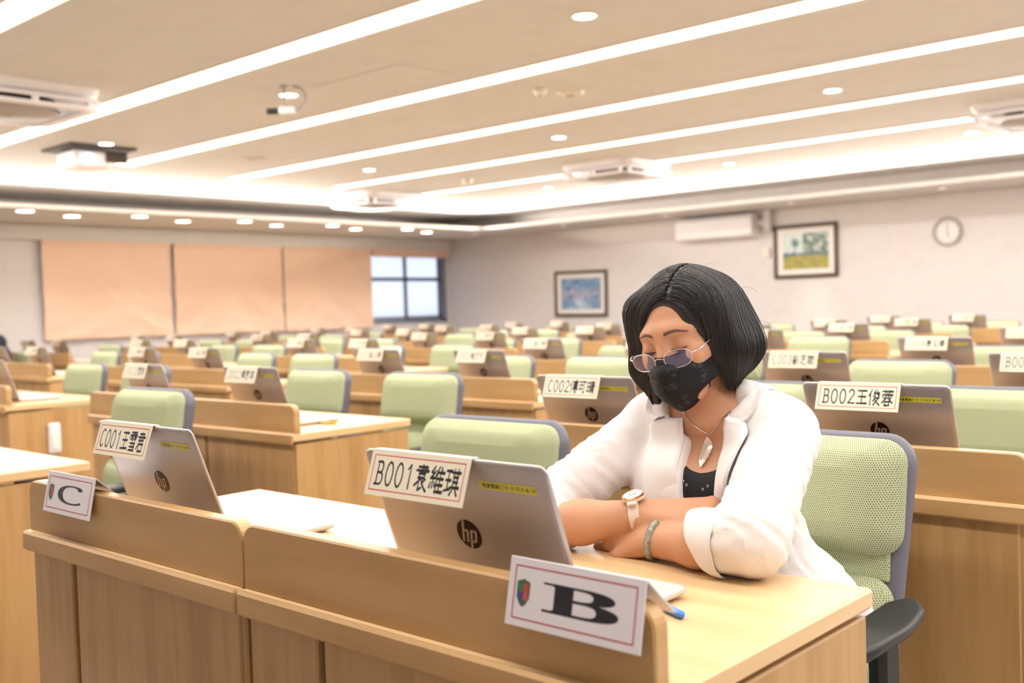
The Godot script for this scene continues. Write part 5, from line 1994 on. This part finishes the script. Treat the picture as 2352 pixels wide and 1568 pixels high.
	for e in [[-0.0095, 0.0005], [-0.0098, 0.0028], [0.0098, 0.0028], [0.0095, 0.0005]]:
		var row := PackedVector3Array()
		for j in 36:
			var a := TAU * j / 36
			var rr: float = 0.0300 + e[1]
			row.append(L * (cw + axw * e[0] + sdw * (cos(a) * rr) + upv * (sin(a) * rr)))
		rws.append(row)
	wm.grid(rws, true, L * cw)
	var watch := obj("wristwatch", wm, cream, t)
	var WT := Transform3D(Basis(axw, upv, axw.cross(upv)), L * (cw + upv * 0.0315))
	wm = MB.new()
	wm.lathe([Vector2(0.018, 0.0), Vector2(0.0205, 0.002), Vector2(0.0205, 0.0065)], 32, WT)
	obj("case", wm, cream, watch)
	wm = MB.new()
	wm.lathe([Vector2(0.0205, 0.0065), Vector2(0.0205, 0.009), Vector2(0.0185, 0.0102), Vector2(0.0175, 0.0096)], 32, WT)
	obj("bezel", wm, mat(Color8(226, 170, 128), 0.2, 0.9), watch)
	wm = MB.new()
	wm.lathe([Vector2(0.0178, 0.0096), Vector2(0.0004, 0.0098)], 32, WT)
	obj("dial", wm, mat(Color8(226, 204, 200), 0.15, 0.0), watch)
	wm = MB.new()
	wm.box(WT * Vector3(0.004, 0.0101, 0.002), Vector3(0.010, 0.0004, 0.0007), 0.0, WT.basis * Basis(Vector3.UP, 0.5))
	wm.box(WT * Vector3(-0.004, 0.0101, 0.004), Vector3(0.008, 0.0004, 0.0007), 0.0, WT.basis * Basis(Vector3.UP, -0.9))
	obj("watch_hand", wm, M.black, watch)
	for s in [-1.0, 1.0]:
		wm = MB.new()
		wm.box(WT * Vector3(0, 0.001, s * 0.0225), Vector3(0.019, 0.006, 0.009), 0.002, WT.basis)
		obj("lug", wm, cream, watch)
	# ---- jade bangle on the other wrist
	var jm := MB.new()
	var axl := (w_l - e_l).normalized()
	var bc := e_l.lerp(w_l, 0.95) + Vector3(0, 0.003, 0)
	var tilt := (axl + Vector3(0.05, 0.25, 0.35)).normalized()
	var s1v := tilt.cross(Vector3.UP).normalized()
	var u1v := s1v.cross(tilt)
	var rr2 := []
	for k in 49:
		var a := TAU * k / 48
		var ring := PackedVector3Array()
		var mid := bc + s1v * (cos(a) * 0.0325) + u1v * (sin(a) * 0.0325)
		var out := (mid - bc).normalized()
		for j in 12:
			var b := TAU * j / 12
			ring.append(L * (mid + out * (cos(b) * 0.0048) + tilt * (sin(b) * 0.0068)))
		rr2.append(ring)
	jm.grid(rr2, true, L * bc)
	for i in jm.n.size():
		var k := int(i / 12.0)
		var a := TAU * k / 48
		var mid := L * (bc + s1v * (cos(a) * 0.0325) + u1v * (sin(a) * 0.0325))
		jm.n[i] = (jm.v[i] - mid).normalized()
	for i in range(0, jm.ix.size(), 3):
		var a := jm.ix[i]; var b := jm.ix[i + 1]; var c := jm.ix[i + 2]
		if (jm.v[a] - jm.v[c]).cross(jm.v[a] - jm.v[b]).dot(jm.n[a]) < 0.0:
			jm.ix[i + 1] = c; jm.ix[i + 2] = b
	var jade := mat(Color.WHITE, 0.15)
	jade.albedo_texture = noise_tex(64, 0.06, [Color8(118, 124, 108), Color8(156, 160, 142), Color8(186, 188, 172), Color8(96, 92, 84)], [0.0, 0.45, 0.8, 1.0], 31, 3)
	triplanar(jade, Vector3(14, 14, 14), false)
	obj("jade_bangle", jm, jade, t)

func hair(t: Node3D, L: Transform3D, TH: Transform3D, nz: FastNoiseLite) -> void:
	var f := Field.new(Vector3(-0.155, -0.165, -0.165), Vector3(0.165, 0.155, 0.14), 0.0044)
	f.ell(Vector3(0.004, 0.026, -0.016), Vector3(0.086, 0.099, 0.104), 0.02)
	# side falls, fuller on her left, and the back of the bob
	f.cap(Vector3(-0.066, 0.06, 0.030), Vector3(-0.082, -0.050, 0.030), 0.028, 0.026, 0.04)
	f.cap(Vector3(-0.082, -0.050, 0.030), Vector3(-0.074, -0.112, 0.040), 0.025, 0.010, 0.03)
	f.cap(Vector3(0.062, 0.06, 0.015), Vector3(0.082, -0.045, 0.000), 0.030, 0.032, 0.04)
	f.cap(Vector3(0.082, -0.045, 0.000), Vector3(0.070, -0.104, 0.004), 0.033, 0.014, 0.03)
	f.cap(Vector3(0.052, 0.03, -0.05), Vector3(0.078, -0.048, -0.045), 0.050, 0.044, 0.04)
	f.cap(Vector3(0.078, -0.048, -0.045), Vector3(0.058, -0.104, -0.038), 0.042, 0.016, 0.03)
	f.cap(Vector3(-0.060, 0.03, -0.06), Vector3(-0.080, -0.05, -0.05), 0.050, 0.040, 0.04)
	f.ell(Vector3(0, -0.02, -0.070), Vector3(0.098, 0.092, 0.060), 0.04)
	# the face: pointed at the parting, wide at the cheeks
	f.cap(Vector3(0.026, 0.099, 0.086), Vector3(0.010, 0.040, 0.112), 0.007, 0.052, 0.010, true)
	f.cap(Vector3(0.010, 0.040, 0.112), Vector3(0.004, -0.02, 0.115), 0.052, 0.066, 0.010, true)
	f.cap(Vector3(0.004, -0.02, 0.115), Vector3(0.008, -0.16, 0.115), 0.066, 0.078, 0.010, true)
	f.cap(Vector3(0.004, -0.02, 0.075), Vector3(0.006, -0.20, 0.055), 0.064, 0.076, 0.010, true)
	f.cap(Vector3(0.0, -0.12, -0.01), Vector3(0.0, -0.22, -0.01), 0.056, 0.078, 0.012, true)
	# parting: a shallow groove from the forehead to the crown
	f.cap(Vector3(0.026, 0.098, 0.088), Vector3(0.030, 0.130, 0.010), 0.0050, 0.0040, 0.010, true)
	var hm := MB.new()
	var LT := L * TH
	var comb := func(p: Vector3, g: Vector3) -> float:
		return 0.0022 * nz.get_noise_3d(p.z * 90.0 + p.x * 14.0, p.y * 5.0, p.x * 8.0)
	f.mesh(hm, LT, comb)
	f.refine_bumped(hm, 0, 0)
	var hc := mat(Color8(26, 23, 26), 0.38, 0.0, 0.55)
	var hr := obj("hair", hm, hc, t)
	# strands combed down from the parting
	var r := RandomNumberGenerator.new()
	r.seed = 5
	var st := MB.new()
	var down := TH.basis.inverse() * Vector3.DOWN
	for i in 1500:
		var s := r.randf()
		var side := -1.0 if i % 2 == 0 else 1.0
		var p := Vector3(0.028 + side * r.randf_range(0.004, 0.010), lerpf(0.094, 0.135, sqrt(s)), lerpf(0.084, -0.07, s))
		if i % 5 == 0:
			p = Vector3(side * r.randf_range(0.02, 0.09), 0.12, r.randf_range(-0.1, 0.06))
		var lift := r.randf_range(0.0002, 0.0030)
		p = f.snap(p, lift)
		var dir := Vector3(side, 0.0, r.randf_range(-0.35, 0.1))
		var pts := []
		var lim := r.randf_range(-0.116, -0.085)
		for k in 26:
			pts.append(LT * p)
			if p.y < lim or not is_finite(p.x):
				break
			var g := f.grad(p)
			dir = dir.lerp(down + Vector3(0, 0, -0.10 * (1.0 if p.z > 0.0 else -0.5)), 0.20)
			dir = (dir - g * dir.dot(g)).normalized()
			p += dir * 0.011
			p = f.snap(p, lift)
		if pts.size() > 4:
			var rad := []
			var r0 := r.randf_range(0.0005, 0.0010)
			for k in pts.size():
				rad.append(r0 * (1.0 - 0.6 * float(k) / pts.size()))
			st.tube(pts, rad, 4, false)
	# stray hairs
	for i in 70:
		var side := -1.0 if i % 2 == 0 else 1.0
		var p := f.snap(Vector3(side * r.randf_range(0.02, 0.12), r.randf_range(-0.10, 0.12), r.randf_range(-0.09, 0.03)), 0.0)
		var g := f.grad(p)
		var pts := []
		var v := (g * r.randf_range(0.4, 1.0) + down * r.randf_range(0.2, 1.2)).normalized()
		for k in 7:
			pts.append(LT * p)
			p += v * 0.006
			v = (v + down * 0.22).normalized()
		st.tube(pts, 0.00022, 3, false)
	var so := obj("strands", st, hc, hr)
	so.set_meta("kind", "stuff")

func mask(t: Node3D, L: Transform3D, TH: Transform3D, fh: Field) -> void:
	var LT := L * TH
	var rows := []
	var NV := 34
	var NU := 36
	for i in NV + 1:
		var v := float(i) / NV
		var row := PackedVector3Array()
		# profile down the middle: bridge, tip, mouth, chin, under the chin
		var y := lerpf(-0.016, -0.128, v)
		var zc: float
		if v < 0.25:
			zc = lerpf(0.106, 0.126, smoothstep(0.0, 0.25, v))
		elif v < 0.6:
			zc = lerpf(0.126, 0.120, (v - 0.25) / 0.35)
		else:
			zc = lerpf(0.120, 0.082, pow((v - 0.6) / 0.4, 1.8))
		var hw := lerpf(0.066, 0.073, smoothstep(0.0, 0.5, v)) * (1.0 - 0.40 * smoothstep(0.55, 1.0, v))
		for j in NU + 1:
			var u := 2.0 * j / NU - 1.0
			var au := absf(u)
			var x := u * hw
			var z := zc - (zc - 0.034 - 0.012 * (1.0 - v)) * pow(au, 1.9)
			z -= 0.010 * exp(-pow(u / 0.22, 2.0)) * 0.0
			var yy := y + 0.010 * au * au * (1.0 - v) + 0.030 * pow(au, 2.2) * smoothstep(0.5, 1.0, v)
			# pleats
			var pl := 0.0
			for q in [0.30, 0.46, 0.62]:
				pl += 0.0022 * (smoothstep(q - 0.05, q, v) - smoothstep(q, q + 0.012, v))
			var top := 0.0012 * (1.0 if v > 0.05 and v < 0.085 else 0.0)
			var p := Vector3(x, yy, z + pl + top)
			row.append(LT * p)
		rows.append(row)
	var m := MB.new()
	m.grid(rows, false, LT.basis * Vector3(0, 0, 1), true)
	# the inner face and rim give it thickness
	var b := m.v.size()
	for i in b:
		m.vert(m.v[i] - m.n[i] * 0.0016, -m.n[i], m.uv[i])
	for k in range(0, m.ix.size(), 3):
		m.ix.append_array([m.ix[k] + b, m.ix[k + 2] + b, m.ix[k + 1] + b])
	var im := Image.create(256, 192, false, Image.FORMAT_RGB8)
	im.fill(Color8(19, 19, 22))
	var r := RandomNumberGenerator.new()
	r.seed = 9
	for i in 46:
		var c := Vector2(r.randf_range(8, 248), r.randf_range(20, 186))
		var rad := r.randf_range(5, 12)
		var n := r.randi_range(6, 12)
		var col := Color8(46, 44, 50).lerp(Color8(92, 84, 88), pow(r.randf(), 2.5))
		for k in n:
			var a := TAU * k / n + r.randf()
			stroke(im, [[c.x + rad * 0.25 * cos(a), c.y + rad * 0.25 * sin(a)], [c.x + rad * cos(a), c.y + rad * sin(a)]], 1.6, 1.6, col, Vector2.ZERO, Vector2.ONE)
	var mm := mat(Color.WHITE, 0.62, 0.0, 0.4)
	mm.albedo_texture = ImageTexture.create_from_image(im)
	var mk := obj("face_mask", m, mm, t)
	# ear loops
	for s in [-1.0, 1.0]:
		for q in [[Vector3(s * 0.064, -0.012, 0.046), Vector3(s * 0.076, 0.0, 0.018), Vector3(s * 0.082, 0.004, -0.006)], [Vector3(s * 0.058, -0.082, 0.045), Vector3(s * 0.071, -0.062, 0.024), Vector3(s * 0.079, -0.034, -0.002)]]:
			var e := MB.new()
			var pts := []
			for k in 9:
				var u := k / 8.0
				var p: Vector3 = q[0].lerp(q[1], u).lerp(q[1].lerp(q[2], u), u)
				pts.append(LT * p)
			e.tube(pts, 0.0013, 6)
			obj("ear_loop", e, M.black_soft, mk)

func spectacles(t: Node3D, L: Transform3D, TH: Transform3D) -> void:
	var LT := L * TH * Transform3D(Basis(Vector3.RIGHT, deg_to_rad(8.0)), Vector3(0, -0.006, 0.001))
	var metal := mat(Color8(206, 196, 198), 0.22, 0.9)
	var lens := mat(Color(0.62, 0.5, 0.78, 0.18), 0.03, 0.0, 0.6)
	lens.transparency = BaseMaterial3D.TRANSPARENCY_ALPHA
	var root := Node3D.new()
	root.name = "eyeglasses"
	t.add_child(root)
	var oval_at := func(s: float, a: float, k: float) -> Vector3:
		var ca := cos(a)
		var sa := sin(a)
		var x := 0.0262 * signf(ca) * pow(absf(ca), 0.86) * k
		var y := 0.0168 * signf(sa) * pow(absf(sa), 0.86) * k
		return Vector3(s * 0.0355 + x, y + 0.002 * s * x * 20.0 * s, 0.1125 - 0.010 * pow((s * 0.0355 + x) / 0.06, 2.0))
	for s in [-1.0, 1.0]:
		var m := MB.new()
		var pts := []
		for k in 41:
			pts.append(LT * oval_at.call(s, TAU * k / 40.0, 1.0))
		m.tube(pts, 0.00095, 6, false)
		obj("rim", m, metal, root)
		m = MB.new()
		var rows := []
		for q in [0.02, 0.5, 0.97]:
			var row := PackedVector3Array()
			for k in 40:
				row.append(LT * (oval_at.call(s, TAU * k / 40.0, q) + Vector3(0, 0, 0.001 * (1.0 - q))))
			rows.append(row)
		m.grid(rows, true, LT.basis * Vector3(0, 0, 1), true)
		obj("lens", m, lens, root)
		# temple arm with a shaped hinge
		m = MB.new()
		var h := Vector3(s * 0.0618, 0.004, 0.1015)
		m.tube([LT * h, LT * (h + Vector3(s * 0.006, 0.001, -0.004)), LT * (h + Vector3(s * 0.011, 0.0, -0.016))], [0.0012, 0.0020, 0.0026], 8)
		m.tube([LT * (h + Vector3(s * 0.011, 0.0, -0.016)), LT * (h + Vector3(s * 0.0125, 0.0005, -0.026))], [0.0026, 0.0012], 8)
		m.tube([LT * (h + Vector3(s * 0.0125, 0.0005, -0.026)), LT * (h + Vector3(s * 0.016, 0.001, -0.06)), LT * (h + Vector3(s * 0.017, -0.002, -0.105))], 0.0011, 6)
		obj("temple_arm", m, metal, root)
		m = MB.new()
		m.tube([LT * Vector3(s * 0.0125, -0.006, 0.110), LT * Vector3(s * 0.010, -0.009, 0.101)], 0.0008, 5)
		obj("nose_pad", m, metal, root)
	var bm := MB.new()
	var bp := []
	for k in 9:
		var u := k / 8.0 * 2.0 - 1.0
		bp.append(LT * Vector3(u * 0.0085, 0.0035 + 0.0022 * (1.0 - u * u), 0.1132 + 0.001 * (1.0 - u * u)))
	bm.tube(bp, 0.0011, 6)
	obj("bridge", bm, metal, root)

# ------------------------------------------------------------------ a second sitter, far back, mostly past the picture's edge
func far_sitter() -> void:
	var at := Vector3(-11.62, 0, -4.50)
	var t := thing("person", "person in a dark jacket seated at a far desk, beside the blinds", "person", at)
	var body := MB.new()
	var f := Field.new(Vector3(-0.4, 0.0, -0.35), Vector3(0.4, 1.45, 0.45), 0.02)
	f.cap(Vector3(-0.08, 0.62, -0.08), Vector3(0.08, 0.62, -0.08), 0.11, 0.11, 0.05)
	f.cap(Vector3(-0.08, 0.85, -0.04), Vector3(0.08, 0.85, -0.04), 0.12, 0.12, 0.05)
	f.cap(Vector3(-0.15, 1.02, -0.02), Vector3(0.15, 1.02, -0.02), 0.055, 0.055, 0.05)
	f.cap(Vector3(0, 1.05, -0.02), Vector3(0, 1.16, 0.03), 0.052, 0.05, 0.03)
	f.ell(Vector3(0, 1.26, 0.05), Vector3(0.074, 0.115, 0.095), 0.02)
	f.cap(Vector3(0, 1.25, 0.14), Vector3(0, 1.225, 0.155), 0.012, 0.014, 0.01)
	for s in [-1.0, 1.0]:
		f.cap(Vector3(s * 0.18, 1.0, -0.02), Vector3(s * 0.25, 0.80, 0.14), 0.045, 0.04, 0.03)
		f.cap(Vector3(s * 0.25, 0.80, 0.14), Vector3(s * 0.07, 0.80, 0.26), 0.04, 0.028, 0.03)
		f.cap(Vector3(s * 0.07, 0.80, 0.26), Vector3(s * 0.01, 0.80, 0.29), 0.026, 0.02, 0.02)
		f.cap(Vector3(s * 0.085, 0.565, -0.06), Vector3(s * 0.11, 0.55, 0.34), 0.08, 0.06, 0.03)
		f.cap(Vector3(s * 0.11, 0.55, 0.34), Vector3(s * 0.11, 0.09, 0.28), 0.055, 0.045, 0.03)
		f.cap(Vector3(s * 0.11, 0.05, 0.27), Vector3(s * 0.11, 0.04, 0.40), 0.042, 0.035, 0.02)
	f.mesh(body)
	obj("body", body, mat(Color8(216, 168, 138), 0.6), t)
	var jm := MB.new()
	var fj := Field.new(Vector3(-0.4, 0.42, -0.35), Vector3(0.4, 1.2, 0.45), 0.016)
	fj.cap(Vector3(-0.09, 0.60, -0.08), Vector3(0.09, 0.60, -0.08), 0.14, 0.14, 0.05)
	fj.cap(Vector3(-0.09, 0.85, -0.04), Vector3(0.09, 0.85, -0.04), 0.145, 0.145, 0.05)
	fj.cap(Vector3(-0.17, 1.01, -0.02), Vector3(0.17, 1.01, -0.02), 0.082, 0.082, 0.05)
	for s in [-1.0, 1.0]:
		fj.cap(Vector3(s * 0.20, 0.99, -0.02), Vector3(s * 0.26, 0.815, 0.14), 0.082, 0.066, 0.04)
		fj.cap(Vector3(s * 0.26, 0.815, 0.14), Vector3(s * 0.11, 0.81, 0.24), 0.06, 0.046, 0.03)
	fj.half(Vector3.DOWN, -0.5)
	fj.mesh(jm)
	obj("jacket", jm, mat(Color8(30, 34, 44), 0.85), t)
	var tm := MB.new()
	var ft := Field.new(Vector3(-0.3, 0.0, -0.32), Vector3(0.3, 0.72, 0.5), 0.02)
	ft.cap(Vector3(-0.08, 0.6, -0.08), Vector3(0.08, 0.6, -0.08), 0.118, 0.118, 0.04)
	for s in [-1.0, 1.0]:
		ft.cap(Vector3(s * 0.085, 0.57, -0.06), Vector3(s * 0.11, 0.555, 0.34), 0.088, 0.068, 0.03)
		ft.cap(Vector3(s * 0.11, 0.555, 0.34), Vector3(s * 0.11, 0.1, 0.28), 0.063, 0.053, 0.03)
	ft.mesh(tm)
	obj("trousers", tm, M.black_soft, t)
	var hm := MB.new()
	var fhh := Field.new(Vector3(-0.13, 1.1, -0.12), Vector3(0.13, 1.42, 0.2), 0.010)
	fhh.ell(Vector3(0, 1.275, 0.04), Vector3(0.088, 0.12, 0.108), 0.02)
	fhh.ell(Vector3(0, 1.22, 0.17), Vector3(0.07, 0.10, 0.09), 0.01, true)
	fhh.cap(Vector3(0, 1.12, 0.08), Vector3(0, 1.05, 0.08), 0.07, 0.1, 0.01, true)
	fhh.mesh(hm)
	obj("hair", hm, mat(Color8(24, 22, 24), 0.45), t)

# ------------------------------------------------------------------ light levels
const LCOL := Color(1.0, 0.985, 0.965)
const CCOL := Color(1.0, 0.965, 0.92)
const STRIP := 17.0
const COVE := 300.0
const DOWN := 1.6
const CAM := Transform3D(Vector3(0.74090295, -0.03067504, -0.67091122), Vector3(0.00112003, 0.99901145, -0.04443938), Vector3(0.67161118, 0.03217382, 0.74020489), Vector3(0.0, 1.2, 0.0))

func _ready() -> void:
	var cam := Camera3D.new()
	cam.name = "camera"
	cam.fov = 36.2016
	cam.near = 0.05
	cam.far = 100.0
	var ca := CameraAttributesPhysical.new()
	ca.frustum_focal_length = 36.71
	ca.frustum_focus_distance = 1.88
	ca.exposure_aperture = 3.6
	ca.frustum_near = 0.05
	ca.frustum_far = 100.0
	cam.attributes = ca
	add_child(cam)
	cam.transform = CAM
	cam.fov = 36.2016
	cam.current = true
	var we := WorldEnvironment.new()
	we.name = "environment"
	var en := Environment.new()
	en.background_mode = Environment.BG_SKY
	var sky := Sky.new()
	var sm := ProceduralSkyMaterial.new()
	sm.sky_top_color = Color8(150, 180, 235)
	sm.sky_horizon_color = Color8(214, 226, 246)
	sm.ground_bottom_color = Color8(160, 170, 190)
	sm.ground_horizon_color = Color8(206, 216, 236)
	sm.sky_energy_multiplier = 1.3
	sm.ground_energy_multiplier = 1.2
	sky.sky_material = sm
	en.sky = sky
	en.tonemap_mode = Environment.TONE_MAPPER_LINEAR
	en.tonemap_exposure = 1.02
	en.sdfgi_enabled = true
	en.ssao_enabled = true
	en.ssil_enabled = true
	we.environment = en
	add_child(we)
	materials()
	room()
	lamps()
	seats()
	woman()
	far_sitter()
	ceiling_things()
	wall_things()
	small_things()
